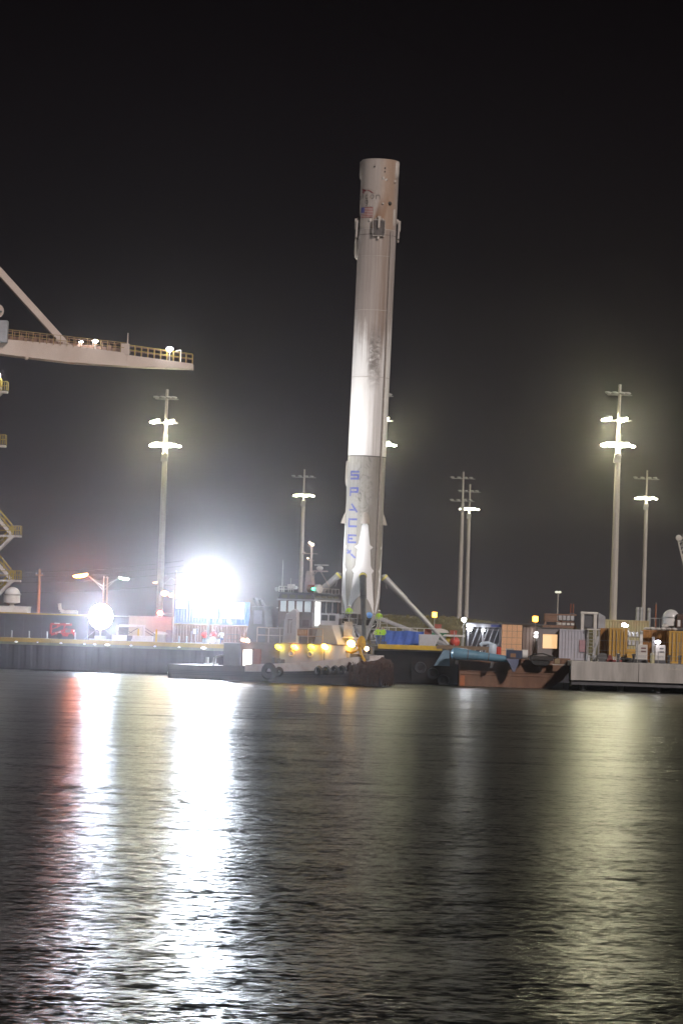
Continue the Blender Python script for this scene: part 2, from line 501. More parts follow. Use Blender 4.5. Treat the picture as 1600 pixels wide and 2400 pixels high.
for z, h, mt in ((z_a - .05, .08, SOOT), (23.05, .06, SEAM), (29.6, .04, SEAM), (z_b - .03, .06, SEAM), (z_b - .55, .03, SOOT), (34.9, .03, SEAM)):
    link('ring_seam', MB().lathe([(RR - .02, z), (RR + .03, z), (RR + .03, z + h), (RR - .02, z + h)], 72), mt, rocket, True)
def cyl(a, r, z):
    return Vector((r * math.sin(a), -r * math.cos(a), z))
# cable raceway running the full height
mb = MB()
for s in range(36):
    za, zb = .4 + s * 1.03, .4 + (s + 1) * 1.03 - .03
    a = R_(45.5); c = cyl(a, RR, 0); t = Vector((math.cos(a), math.sin(a), 0)); nn = Vector((math.sin(a), -math.cos(a), 0))
    m = Matrix((( *t, ), ( *nn, ), (0, 0, 1))).transposed().to_4x4(); m.translation = c
    mb.box(-.085, .085, -.02, .075, za, zb, m)
link('raceway', mb, mat('raceway_cover', (.36, .32, .29), .5, var=.2), rocket)
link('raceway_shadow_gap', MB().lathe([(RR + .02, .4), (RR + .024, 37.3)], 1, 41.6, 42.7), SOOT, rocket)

# clean white areas where the stowed legs shielded the tank
CLEAN = mat('clean_white_tank_paint', (.84, .84, .84), .35, var=.03)
rows = [(8.85, 3), (8.78, 6.5), (8.6, 9.5), (8.2, 11), (6.9, 16.5), (6.72, 19), (6.55, 27.5), (6.5, 27.5), (6.28, 19.2), (4.75, 23.5), (4.5, 27), (4.28, 34),
        (4.22, 34), (3.95, 28), (2.4, 33.5), (1.85, 36)]
limb = [(1.85, 0, 36), (1.78, 6, 36.3), (1.62, 13, 37.2), (1.35, 20, 38.5), (1.0, 27, 40), (.6, 33, 41.5), (.14, 39, 42.6)]
for q in range(4):
    a0 = 3 + 90 * q
    mb = MB(); r = RR + .03
    V = []; F = []; nseg = 10
    for z, w in rows:
        for i in range(nseg + 1):
            V.append(cyl(R_(a0 - w + 2 * w * i / nseg), r, z))
    for j in range(len(rows) - 1):
        for i in range(nseg):
            F.append((j * (nseg + 1) + i, j * (nseg + 1) + i + 1, (j + 1) * (nseg + 1) + i + 1, (j + 1) * (nseg + 1) + i))
    mb.add(V, F)
    for s in (-1, 1):
        V = []; F = []
        for z, wi, wo in limb:
            for i in range(5):
                V.append(cyl(R_(a0 + s * (wi + (wo - wi) * i / 4)), r, z))
        for j in range(len(limb) - 1):
            for i in range(4):
                F.append((j * 5 + i, j * 5 + i + 1, (j + 1) * 5 + i + 1, (j + 1) * 5 + i))
        mb.add(V, F)
    link('clean_leg_print', mb, CLEAN, rocket, True)
    # small fairing above each leg bay
    mb = MB()
    a = R_(a0); t = Vector((math.cos(a), math.sin(a), 0)); nn = Vector((math.sin(a), -math.cos(a), 0))
    V = []
    for z, d, w in ((9.95, .02, .12), (9.7, .14, .3), (9.3, .3, .4), (8.78, .46, .42)):
        for i in range(9):
            g = math.pi * i / 8
            V.append(nn * (RR + d * math.sin(g) - .03) - t * (w * math.cos(g)) + Vector((0, 0, z)))
    mb.add(V, [(j * 9 + i, j * 9 + i + 1, (j + 1) * 9 + i + 1, (j + 1) * 9 + i) for j in range(3) for i in range(8)])
    link('leg_bay_fairing', mb, mat('fairing_tan', (.40, .36, .32), .5, var=.15), rocket, True)

# octaweb, engines
mb = MB().lathe([(RR + .04, 0), (RR + .04, -.42), (RR - .3, -.55), (.1, -.55)], 48)
link('engine_skirt', mb, SOOT, rocket, True)
mb = MB().lathe([(RR - .1, -.5), (RR - .16, -1.1), (RR - .5, -1.75), (.2, -1.8)], 40)
link('engine_cover', mb, mat('black_cover_fabric', (.03, .03, .032), .8, var=.3, bump=.4), rocket, True)
bell = MB().lathe([(.16, -1.7), (.22, -1.85), (.36, -2.1), (.46, -2.45), (.43, -2.45), (.2, -1.9)], 20)
for k in range(9):
    p = (0, 0, 0) if k == 8 else cyl(R_(22.5 + 45 * k), 1.2, 0)
    link('engine_bell', bell, DSTEEL, rocket, True, loc=p)
link('blue_cover', MB().ball(cyl(R_(28), RR + .06, -.05), .34, .12, .3), mat('blue_tape', (.12, .33, .75), .5), rocket, True)
pts = [cyl(R_(-39), RR + .55, -.75) + Vector((0, 0, 0)), cyl(R_(-28), RR + .75, -1.2), cyl(R_(-12), RR + .85, -1.55), cyl(R_(6), RR + .85, -1.65), cyl(R_(22), RR + .75, -1.4), cyl(R_(38), RR + .6, -.95)]
link('white_rope', MB().path(pts, .035), WHITE, rocket, True)

# landing legs
LEG = mat('carbon_leg_panel', (.34, .34, .35), .4, var=.15, dirt=(.16, .15, .14), dirt_amt=.5)
STRUT = mat('telescopic_strut', (.30, .30, .31), .35, .2, var=.12)
STRUT_D = mat('dark_telescopic_strut', (.075, .08, .085), .4, .1, var=.2)
foot_z = 3.47 - rk_loc.z
for q in range(4):
    a0 = R_(3 + 90 * q)
    nn = Vector((math.sin(a0), -math.cos(a0), 0)); t = Vector((math.cos(a0), math.sin(a0), 0))
    lg = bpy.data.objects.new('leg', None); COL.objects.link(lg); lg.parent = rocket
    up = Vector((0, 0, 1))
    fo = nn * 8.75 + up * (foot_z + .25)
    top = nn * (RR + .12) + up * 3.95
    nrm = (fo - top).normalized()
    s1 = top.lerp(fo, .02); s2 = top.lerp(fo, .36); s3 = top.lerp(fo, .7)
    mt = STRUT_D if q == 0 else STRUT
    mb = MB().tube(s1, s2, .33, .32, 18).tube(s2, s3, .265, .26, 18).tube(s3, fo, .205, .2, 18)
    link('strut', mb, mt, lg, True)
    link('strut_collar', MB().tube(top.lerp(fo, .03), top.lerp(fo, .052), .37, .37, 18), mat('yellow_tape', (.62, .55, .12), .5), lg, True)
    mb = MB().bar(top - up * .1, top + nn * .35 - up * .05, .16).bar(top + nn * .25 - up * .3, top + nn * .55 - up * 1.35, .09)
    link('strut_latch', mb, STEEL, lg)
    # A-frame: two box booms from the skirt to the foot joined by a tapering shell
    hs = [cyl(a0 - R_(42), RR + .1, -.15), cyl(a0 + R_(42), RR + .1, -.15)]
    for h in hs:
        mb = MB(); d = (fo - h)
        mb.bar(h, h + d * .5, .30, .34); mb.bar(h + d * .46, fo, .26, .30)
        link('boom', mb, LEG, lg, bevel=.03)
    mb = MB()
    A = [hs[0].lerp(fo, .38), hs[1].lerp(fo, .38), hs[1].lerp(fo, .97), hs[0].lerp(fo, .97)]
    dn = up * -.34
    mb.add([p + up * .02 for p in A] + [p + dn for p in A], [(0, 1, 2, 3), (7, 6, 5, 4), (0, 4, 5, 1), (1, 5, 6, 2), (2, 6, 7, 3), (3, 7, 4, 0)])
    link('leg_shell', mb, LEG, lg, bevel=.04)
    mb = MB().lathe([(.05, foot_z + .3), (.28, foot_z + .22), (.5, foot_z + .06), (.52, foot_z)], 20, origin=nn * 8.85, cap=True)
    link('foot', mb, DSTEEL, lg, True)

# grid fins, folded down
FIN = mat('scorched_fin_metal', (.36, .33, .31), .5, .3, var=.2)
for q in range(4):
    a0 = R_(3 + 90 * q)
    nn = Vector((math.sin(a0), -math.cos(a0), 0)); t = Vector((math.cos(a0), math.sin(a0), 0))
    m = Matrix((tuple(t), tuple(nn), (0, 0, 1))).transposed().to_4x4(); m.translation = nn * (RR + .10)
    fn = bpy.data.objects.new('grid_fin', None); COL.objects.link(fn); fn.parent = rocket
    fn.matrix_local = m
    hw, zt, zb_ = .56, 38.35, 36.85
    mb = MB()
    for i in range(-7, 8):
        for s in (-1, 1):
            c = i * .22
            p = []
            for z in (zt - .05, zb_ + .05):
                p.append((c + s * (z - (zt + zb_) / 2) * .75, z))
            # clip the diagonal to the fin width
            (xa, za), (xb, zc) = p
            def clip(xv, zv, xo, zo):
                if abs(xv) <= hw: return xv, zv
                lim = hw if xv > 0 else -hw
                f = (lim - xv) / (xo - xv) if xo != xv else 0
                return lim, zv + (zo - zv) * f
            if max(xa, xb) < -hw or min(xa, xb) > hw: continue
            P = clip(xa, za, xb, zc); Q = clip(xb, zc, xa, za)
            mb.bar((P[0], .1, P[1]), (Q[0], .1, Q[1]), .02, .10)
    link('lattice', mb, mat('dark_fin_lattice', (.12, .11, .11), .5, .3, var=.2), fn)
    mb = MB()
    mb.box(-hw - .05, -hw, .02, .2, zb_, zt).box(hw, hw + .05, .02, .2, zb_, zt).box(-hw - .02, hw + .02, .0, .2, zb_ - .06, zb_).box(-hw, hw, .02, .2, zt, zt + .07)
    link('frame', mb, FIN, fn)
    mb = MB().box(-.16, .16, -.2, .06, zt - .1, zt + .42).box(-.09, .09, .12, .3, zt - .75, zt + .3).tube((0, .1, zt + .2), (0, -.3, zt + .2), .2, .2, 12)
    link('hinge', mb, TANW, fn)
    link('stay', MB().ball((0, .12, zb_ - .22), .12, .1, .16), TANW, fn)
    for sx in (-1, 1): link('hinge_arm', MB().bar((sx * .4, .05, zt - .1), (sx * .3, -.1, zt + .25), .07), TANW, fn)
# pods and vents on the interstage
def pod(a, z0, z1, w, d, mt, name='pod'):
    a = R_(a); t = Vector((math.cos(a), math.sin(a), 0)); nn = Vector((math.sin(a), -math.cos(a), 0))
    V = []; K = 8
    for z, s in ((z0, .05), (z0 + (z1 - z0) * .12, .8), (z0 + (z1 - z0) * .3, 1), (z1 - .08, 1), (z1, .7)):
        for i in range(K + 1):
            g = math.pi * i / K
            V.append(nn * (RR - .03 + d * s * math.sin(g)) - t * (w * (.5 + .5 * s) * math.cos(g)) + Vector((0, 0, z)))
    mb = MB().add(V, [(j * (K + 1) + i, j * (K + 1) + i + 1, (j + 1) * (K + 1) + i + 1, (j + 1) * (K + 1) + i) for j in range(4) for i in range(K)])
    link(name, mb, mt, rocket, True)
pod(64, 42.6, 44.3, .34, .2, TANW, 'thruster_pod'); pod(-88, 42.4, 44.3, .34, .2, TANW, 'thruster_pod'); pod(-150, 42.6, 44.3, .34, .2, TANW, 'thruster_pod')
pod(60, 37.9, 39.6, .22, .1, TANW, 'cable_cover')
pod(-93, 34.6, 36.6, .4, .36, TANW, 'side_dome'); pod(-92, 12.3, 14.9, .3, .22, mat('fairing_tan', (.4, .36, .32)), 'side_blister')
for a, z, s in ((-18, 43.6, .09), (14, 43.5, .08), (14, 43.15, .07), (10, 42.5, .16), (20, 42.4, .12), (-24, 38.4, .17), (35, 40.1, .2), (12, 40.0, .12), (52, 42.3, .16)):
    p = cyl(R_(a), RR + .03, z)
    link('vent', MB().ball(p, s, .06 + s * .3, s, 10, 6), SOOT if s < .1 or s == .2 else TANW, rocket, True)

# lettering, flag and emblem, painted on: thin sheets that follow the curve
def wrap(name, strokes, a_c, z_c, w, h, sw, mt, parent, r=RR + .034):
    """strokes: polylines in a unit box"""
    mb = MB()
    for st in strokes:
        for (ax, ay), (bx, by) in zip(st[:-1], st[1:]):
            p = Vector(((ax - .5) * w, (ay - .5) * h)); q = Vector(((bx - .5) * w, (by - .5) * h))
            d = (q - p)
            if d.length < 1e-6: continue
            d.normalize(); s = Vector((-d.y, d.x)) * sw / 2
            p = p - d * sw * .5; q = q + d * sw * .5
            n_ = 5; V = []
            for i in range(n_ + 1):
                c = p.lerp(q, i / n_)
                for e in (c + s, c - s):
                    V.append(cyl(R_(a_c) + e.x / RR, r, z_c + e.y))
            mb.add(V, [(2 * i, 2 * i + 1, 2 * i + 3, 2 * i + 2) for i in range(n_)])
    return link(name, mb, mt, parent, True)
LET_BLUE = mat('faded_blue_lettering', (.075, .095, .32), .5, var=.25, scale=3, dirt=(.2, .2, .28), dirt_amt=.7)
GL = {'S': [[(1, 1), (.0, 1), (0, .52), (1, .52), (1, 0), (0, 0)]],
      'P': [[(0, 0), (0, 1), (1, 1), (1, .45), (0, .45)]],
      'A': [[(.0, .25), (.75, .25)], [(.35, 1), (1, 0)]],
      'C': [[(1, 1), (0, 1), (0, 0), (1, 0)]],
      'E': [[(1, 1), (0, 1), (0, 0), (1, 0)], [(0, .52), (.55, .52)]],
      'X': [[(0, 1), (.38, .62)], [(.02, .62), (.42, .92)], [(.60, .38), (1, 0)]]}
for ch, y in (('S', 1116), ('P', 1154.5), ('A', 1193), ('C', 1227.5), ('E', 1265), ('X', 1300)):
    o = wrap('letter', GL[ch], -38, lz(y), .86, .68, .19, LET_BLUE, rocket)
    o['label'] = 'faded blue capital letter ' + ch
LET_GREY = mat('faded_grey_lettering', (.16, .15, .14), .6, var=.25, dirt=(.30, .26, .235), dirt_amt=.7)
def arc(cx, cy, rx, ry, a0, a1, n=10):
    return [(cx + rx * math.cos(R_(a0 + (a1 - a0) * i / n)), cy + ry * math.sin(R_(a0 + (a1 - a0) * i / n))) for i in range(n + 1)]
low = {'F': [[(0, 0), (0, 1.5), (1, 1.5)], [(0, .8), (.7, .8)]], 'a': [arc(.5, .5, .5, .5, 0, 360), [(1, 1), (1, 0)]], 'l': [[(.5, 0), (.5, 1.5)]],
       'c': [arc(.5, .5, .5, .5, 50, 310)], 'o': [arc(.5, .5, .5, .5, 0, 360, 14)], 'n': [[(0, 0), (0, 1)], arc(.5, .5, .5, .5, 180, 0), [(1, .5), (1, 0)]],
       '9': [arc(.5, 1.1, .45, .42, 0, 360, 14), arc(.2, 1.0, .78, 1.0, 0, -75)]}
for ch, a in (('F', -96), ('a', -77), ('l', -58), ('c', -40), ('o', -21), ('n', -3)):
    o = wrap('letter', low[ch], a, lz(462), .34, .36, .06, LET_GREY, rocket); o['label'] = 'small faded grey letter ' + ch
o = wrap('letter', low['9'], -40, lz(479), .32, .36, .07, LET_GREY, rocket); o['label'] = 'small faded grey figure 9'
FLAGR = mat('faded_red_stripe', (.33, .10, .10), .6, var=.15); FLAGB = mat('faded_blue_canton', (.12, .12, .34), .6, var=.15)
def sheet(name, a0, a1, z0, z1, mt, parent, r, n=8):
    V = []
    for i in range(n + 1):
        a = R_(a0 + (a1 - a0) * i / n); V += [cyl(a, r, z0), cyl(a, r, z1)]
    return link(name, MB().add(V, [(2 * i, 2 * i + 2, 2 * i + 3, 2 * i + 1) for i in range(n)]), mt, parent, True)
fl = bpy.data.objects.new('flag', None); COL.objects.link(fl); fl.parent = rocket
fz0, fz1 = lz(510.5), lz(486.5); fh = (fz1 - fz0) / 13
sheet('flag_field', -64, -16, fz0, fz1, mat('faded_white_field', (.50, .44, .41), .6, var=.08), fl, RR + .030)
for i in range(7):
    sheet('stripe', -64 if i < 4 else -47, -16, fz0 + fh * (2 * i), fz0 + fh * (2 * i + 1), FLAGR, fl, RR + .036)
sheet('canton', -64, -46, fz0 + fh * 6.2, fz1, FLAGB, fl, RR + .041)
EMB = mat('maroon_emblem', (.26, .05, .06), .6, var=.2)
def wrap_poly(name, poly, mt, parent, r):
    mb = MB()
    V = [cyl(R_(a), r, z) for a, z in poly]
    mb.add(V, [(0, i, i + 1) for i in range(1, len(V) - 1)])
    return link(name, mb, mt, parent)
ez = lz(455)
em = bpy.data.objects.new('emblem', None); COL.objects.link(em); em.parent = rocket
for poly in ([(-64, ez + .55), (-57, ez + .44), (-48, ez + .36), (-41, ez + .36), (-46, ez + .28), (-52, ez + .26), (-58, ez + .38)],
             [(-62, ez + .45), (-55, ez + .24), (-50, ez + .12), (-54, ez + .05), (-59, ez + .12)],
             [(-42, ez + .36), (-32, ez + .37), (-28, ez + .30), (-36, ez + .31)],
             [(-31, ez + .36), (-26, ez + .22), (-15, ez + .02), (-23, ez + .10), (-30, ez + .22)]):
    wrap_poly('emblem_stroke', poly, EMB, em, RR + .04)

# ------------------------------------------------------------------ barge
BG_Y = 285.0; DECK = 3.42
bx0 = at(560, BG_Y, 1).x; bxm = at(1075, BG_Y, 1).x; bx1 = at(1336, BG_Y, 1).x
barge = thing('barge', 'dark flat landing barge with rust brown end hull carrying the rocket', 'barge', (0, BG_Y, 0))
DHULL = mat('black_hull_paint', (.016, .015, .0145), .7, var=.35, scale=.8, dirt=(.04, .022, .014), dirt_amt=.6, spec=.15)
mb = MB().box(bx0, bxm - .02, 2.2, 33.5, -.6, DECK - .45)
link('main_hull', mb, DHULL, barge)
mb = MB().box(bx0, bxm + .3, 1.6, 33.6, DECK - .45, DECK)
link('deck', mb, mat('worn_steel_deck', (.12, .115, .11), .7, .2, var=.3), barge)
# brown end hull with a raked lower corner
w = bx1 - bxm
poly = [(bxm, -.6), (bxm + w * .66, -.6), (bxm + w * .80, -.1), (bxm + w * .92, .7), (bx1 - .1, 1.6), (bx1, 2.3), (bx1, 2.62), (bxm, 2.62)]
link('end_hull', MB().prism(poly, 0, 26), BROWN, barge, bevel=.06)
for z, x_, x2 in ((1.32, bxm + .8, bx1 - 1.4), (1.05, bxm + .2, bx1 - 1.9)):
    link('rubbing_strip', MB().box(x_, x2, -.07, .002, z, z + .09), BROWN, barge, bevel=.015)
link('draught_panel', MB().box(bxm + .12, bxm + .55, -.05, .003, .02, .95), mat('orange_primer', (.42, .14, .05), .6, var=.2), barge)
for i in range(9):
    x = bxm + .9 + i * 1.08
    link('hull_frame_rib', MB().box(x, x + .035, -.014, .004, .05, 1.0), BROWN, barge)
link('corner_post', MB().box(bx1 - .9, bx1 - .65, -.06, .3, 1.7, 2.75).box(bx1 - 1.5, bx1 - .05, -.05, .3, 2.62, 2.82), BROWN, barge)
# recesses and beams along the deck edge between the two
a = at(1022, BG_Y, 1).x; b2 = at(1145, BG_Y, 1).x
link('deck_beam', MB().box(a, b2, 1.2, 1.7, DECK - .1, DECK + .22), mat('brown_deck_beam', (.20, .14, .085), .7, var=.2), barge)
for px in (1047, 1108, 1142):
    x = at(px, BG_Y, 1).x
    link('beam_post', MB().box(x - .12, x + .12, 1.25, 1.6, 2.3, DECK - .1), mat('brown_deck_beam', (.2, .14, .085)), barge)
c0, c1 = at(884, BG_Y, 1).x, at(1035, BG_Y, 1).x
link('deck_coaming', MB().box(c0, c1, 1.3, 1.75, DECK - .28, DECK + .14), YELLOW, barge)
x = at(1040, BG_Y, 1).x
link('blue_bracket', MB().prism([(x - .9, 1.75), (x + .5, 1.75), (x + .45, 3.2), (x - .1, 3.2)], .4, 1.3), mat('dusty_blue_paint', (.16, .26, .34), .5, var=.15), barge)
for px, z in ((985, 1.5), (1015, 1.0), (1040, .4)):
    p = at(px, BG_Y, 1).x
    link('tyre_fender', MB().lathe([(.25, -.15), (.5, -.22), (.6, 0), (.5, .22), (.25, .15), (.25, -.15)], 18, origin=(0, 0, 0)), BLACK, barge, True, loc=(p, 2.0, z)).rotation_euler = (R_(90), 0, 0)
link('side_tank_recess', MB().box(at(965, BG_Y, 1).x, at(1052, BG_Y, 1).x, 1.9, 2.3, .3, 2.4), DHULL, barge)

# blue tapered tank lashed outboard of the end hull
p0 = W(1056, 1531, 283.6); p1 = W(1190, 1545, 283.6)
L = (p1 - p0).length
tank = thing('blue_tapered_tank', 'glossy blue tapered cylinder lying along the brown hull', 'tank', p0)
tank.rotation_euler = (0, math.atan2(-(p1.z - p0.z), p1.x - p0.x), 0)
prof = [(.02, 0), (.28, .02), (.5, .18), (.56, .5), (.55, 1.0), (.46, 1.9), (.40, 2.6), (.37, 3.6), (.33, 4.4), (.28, L)]
mb = MB()
n_ = 24
V = [(z, r * math.cos(2 * math.pi * i / n_), r * math.sin(2 * math.pi * i / n_)) for r, z in prof for i in range(n_)]
mb.add(V, [(j * n_ + i, j * n_ + (i + 1) % n_, (j + 1) * n_ + (i + 1) % n_, (j + 1) * n_ + i) for j in range(len(prof) - 1) for i in range(n_)])
mb.add(V[-n_:], [tuple(range(n_))])
link('shell', mb, mat('glossy_dusty_blue_paint', (.13, .28, .40), .25, var=.1, dirt=(.1, .14, .15), dirt_amt=.3), tank, True)
for x in (1.5, 3.4):
    link('strap', MB().tube((x, 0, 0), (x + .09, 0, 0), .52 if x < 2 else .39, .52 if x < 2 else .39, 24), DSTEEL, tank, True)
link('saddle', MB().box(.5, .75, -.05, .5, -.95, -.45).box(3.7, 3.95, -.05, .5, -.95, -.3), DSTEEL, tank)

# thruster hanging off the corner
o0 = W(1204, 1546, 283.4)
th = thing('outboard_thruster_or_shadow', 'navy outboard thruster leg hanging over the brown hull', 'thruster', o0)
link('bracket', MB().prism([(-.75, .05), (.45, .05), (.35, -.5), (.1, -1.12), (-.12, -1.12), (-.4, -.45)], -.3, .2), mat('slate_blue_paint', (.13, .15, .24), .5, var=.15), th, bevel=.04)
link('gearbox', MB().box(-.7, .75, -.15, .9, .08, .85), NAVY, th, bevel=.06)
link('motor', MB().tube((.75, .35, .5), (1.25, .35, .5), .42, .42, 18), WHITE, th, True)
link('lid', MB().box(-.75, -.05, -.2, .8, .86, .98), STEEL, th)
link('panel', MB().box(-.35, .15, -.17, -.152, .2, .55), mat('rust_plate', (.3, .16, .08), .7), th)
# black body added for the first thruster's cast shadow on the hull
o0 = W(1266, 1550, 283.8)
th = thing('outboard_thruster_or_shadow', 'low black body added for the thruster shadow nearest the brown hull corner', 'thruster', o0)
link('bracket', MB().prism([(-.85, .05), (.85, .05), (.8, -.28), (.55, -.42), (-.45, -.42), (-.75, -.25)], .0, .25), BLACK, th, bevel=.05)
link('gearbox', MB().box(-1.0, 1.2, .0, .9, .07, .5), mat('thruster_shadow_black', (.035, .03, .03), .7, var=.3), th, bevel=.08)
link('shadow_tube', MB().path([(-1.2, .1, .3), (-.6, -.05, .62), (.2, -.08, .7), (.9, .0, .5), (1.5, .1, .3)], .06, 8), BLACK, th, True)
link('junction_box', MB().box(1.3, 1.75, -.05, .3, -.2, .25), mat('sandy_box_paint', (.30, .23, .13), .6), th, bevel=.03)
link('shelf', MB().box(1.1, 2.3, -.06, .2, -.3, -.24), OFFWHITE, th)

# ------------------------------------------------------------------ people
def person(label, loc, rz, shirt, trousers, pose='stand', scale=1.0, hat=None, group=None):
    root = thing('person', label, 'person', loc, rz, group)
    root.scale = (scale,) * 3
    if pose == 'sit':
        J = {'pelvis': (0, 0, .50), 'chest': (0, -.05, .92), 'neck': (0, -.06, 1.08), 'head': (0, -.09, 1.26), 'top': (0, -.09, 1.36),
             'ls': (.2, -.05, 1.0), 'le': (.27, -.2, .78), 'lw': (.16, -.42, .72), 'rs': (-.2, -.05, 1.0), 're': (-.27, -.18, .76), 'rw': (-.14, -.4, .74),
             'lh': (.11, -.02, .47), 'lk': (.14, -.44, .47), 'la': (.13, -.44, .07), 'lt': (.13, -.6, .04), 'rh': (-.11, -.02, .47), 'rk': (-.14, -.44, .47), 'ra': (-.13, -.42, .07), 'rt': (-.13, -.6, .04)}
    else:
        J = {'pelvis': (0, 0, .95), 'chest': (0, -.02, 1.32), 'neck': (0, -.02, 1.48), 'head': (0, -.05, 1.64), 'top': (0, -.05, 1.74),
             'ls': (.21, 0, 1.4), 'le': (.3, -.05, 1.12), 'lw': (.2, -.27, 1.02), 'rs': (-.21, 0, 1.4), 're': (-.29, .02, 1.12), 'rw': (-.28, -.12, .87),
             'lh': (.11, 0, .92), 'lk': (.12, -.03, .5), 'la': (.13, .03, .08), 'lt': (.14, -.15, .04), 'rh': (-.11, 0, .92), 'rk': (-.12, -.05, .5), 'ra': (-.13, .0, .08), 'rt': (-.14, -.18, .04)}
    RAD = {'pelvis': .15, 'chest': .17, 'neck': .06, 'head': .105, 'top': .07, 'ls': .075, 'le': .052, 'lw': .038, 'rs': .075, 're': .052, 'rw': .038,
           'lh': .095, 'lk': .07, 'la': .05, 'lt': .045, 'rh': .095, 'rk': .07, 'ra': .05, 'rt': .045}
    E = [('pelvis', 'chest'), ('chest', 'neck'), ('neck', 'head'), ('head', 'top'), ('chest', 'ls'), ('ls', 'le'), ('le', 'lw'), ('chest', 'rs'), ('rs', 're'), ('re', 'rw'),
         ('pelvis', 'lh'), ('lh', 'lk'), ('lk', 'la'), ('la', 'lt'), ('pelvis', 'rh'), ('rh', 'rk'), ('rk', 'ra'), ('ra', 'rt')]
    names = list(J)
    verts = [J[k] for k in names]; edges = [(names.index(a), names.index(b)) for a, b in E]
    radii = [RAD[k] for k in names]
    for side, s in (('lw', 1), ('rw', -1)):               # hand: palm and five short fingers
        wv = Vector(J[side]); el = Vector(J['le' if s > 0 else 're']); d = (wv - el).normalized()
        pi = len(verts); verts.append(tuple(wv + d * .07)); radii.append(.036); edges.append((names.index(side), pi))
        sd = d.cross(Vector((0, 0, 1)));  sd = sd.normalized() if sd.length > .1 else Vector((1, 0, 0))
        for f_, ln in ((-.03, .07), (-.01, .085), (.01, .08), (.03, .065)):
            verts.append(tuple(wv + d * (.09 + ln) + sd * f_ - Vector((0, 0, .015)))); radii.append(.009); edges.append((pi, len(verts) - 1))
        verts.append(tuple(wv + d * .09 + sd * .06 * s)); radii.append(.01); edges.append((pi, len(verts) - 1))
    me = bpy.data.meshes.new('body'); me.from_pydata(verts, edges, [])
    o = bpy.data.objects.new('body', me); COL.objects.link(o); o.parent = root
    sk = o.modifiers.new('skin', 'SKIN')
    for i, sv in enumerate(me.skin_vertices[0].data):
        sv.radius = (radii[i], radii[i] * (.72 if names[i:i + 1] in (['chest'], ['pelvis']) else 1)); sv.use_root = (i == 0)
    sb = o.modifiers.new('subdivision', 'SUBSURF'); sb.levels = 1; sb.render_levels = 1
    key = 'clothes_%s_%s_%s' % (shirt, trousers, pose)
    if key not in MATS:
        m = bpy.data.materials.new(key); m.use_nodes = True
        n = m.node_tree.nodes; l = m.node_tree.links; b = n['Principled BSDF']; b.inputs['Roughness'].default_value = .85
        tc = n.new('ShaderNodeTexCoord'); sp = n.new('ShaderNodeSeparateXYZ'); l.new(tc.outputs['Object'], sp.inputs[0])
        r = n.new('ShaderNodeValToRGB'); r.color_ramp.interpolation = 'CONSTANT'
        top = 1.36 if pose == 'sit' else 1.75
        dv = n.new('ShaderNodeMath'); dv.operation = 'DIVIDE'; l.new(sp.outputs['Z'], dv.inputs[0]); dv.inputs[1].default_value = top
        l.new(dv.outputs[0], r.inputs['Fac'])
        hip, nk, hair = (.40, .80, .95) if pose == 'sit' else (.545, .855, .965)
        st = [(0, (.03, .028, .025)), (.06, trousers), (hip, shirt), (nk, (.42, .27, .20)), (hair, (.05, .035, .025))]
        while len(r.color_ramp.elements) < len(st): r.color_ramp.elements.new(.5)
        for e, (p, c) in zip(r.color_ramp.elements, st): e.position = p; e.color = (*c, 1)
        l.new(r.outputs['Color'], b.inputs['Base Color']); MATS[key] = m
    me.materials.append(MATS[key])
    hz = 1.30 if pose == 'sit' else 1.68
    if hat:
        link('hard_hat', MB().ball((0, -.06 if pose != 'sit' else -.09, hz), .135, .15, .12, 12, 5, 0, 90).tube((0, -.07, hz), (0, -.07, hz + .015), .17, .17, 12), hat, root, True)
    return root
HIVIS = (.42, .70, .04); JEANS = (.05, .09, .22); KHAKI = (.10, .10, .11)
HAT = mat('white_hard_hat', (.75, .74, .7), .4)
hg = 'workers in high visibility shirts'
person('worker in lime shirt at the left of the booster legs, next to the wheelhouse', at(817, 297.5, DECK + 1.95), R_(10), HIVIS, KHAKI, hat=HAT, group=hg)
person('worker in lime shirt in a raised lift basket right of the booster', at(887, 298.5, DECK + 1.55), R_(-8), HIVIS, (.55, .55, .52), hat=HAT, group=hg)
person('worker in lime shirt and blue trousers standing below the lift basket', at(884.5, 293.2, DECK), R_(20), HIVIS, JEANS, group=hg)
person('worker in lime shirt leaning by the blue tarpaulin fence', at(897, 293.8, DECK), R_(-35), HIVIS, JEANS, group=hg)
# lift basket and platform that carry two of them
def basket(label, px, Y, z, w=1.5, d=1.0):
    t = thing('lift_basket', label, 'lift', at(px, Y, DECK))
    mb = MB()
    hh = z - DECK
    mb.box(-w / 2, w / 2, -d / 2, d / 2, hh - .12, hh)
    link('platform', mb, STEEL, t)
    mb = MB()
    for x in (-w / 2, 0, w / 2):
        for y in (-d / 2, d / 2): mb.bar((x, y, hh), (x, y, hh + 1.05), .05)
    for k in (.5, 1.05):
        for y in (-d / 2, d / 2): mb.bar((-w / 2, y, hh + k), (w / 2, y, hh + k), .05)
        for x in (-w / 2, w / 2): mb.bar((x, -d / 2, hh + k), (x, d / 2, hh + k), .05)
    link('guard_rail', mb, STEEL, t)
    mb = MB()
    for s in (-1, 1):
        for k in range(2):
            za, zb = hh * k / 2 + .1, hh * (k + 1) / 2 - .06
            mb.bar((-w * .4, s * d * .35, za), (w * .4, s * d * .35, zb), .09).bar((w * .4, s * d * .35, za), (-w * .4, s * d * .35, zb), .09)
    link('scissor_stack', mb, DSTEEL, t)
    link('chassis', MB().box(-w / 2, w / 2, -d / 2, d / 2, .1, .35), DSTEEL, t)
    return t
basket('small scissor lift carrying a worker left of the booster legs', 817, 297.5, DECK + 1.95)
basket('small scissor lift carrying a worker right of the booster', 887, 298.5, DECK + 1.55)

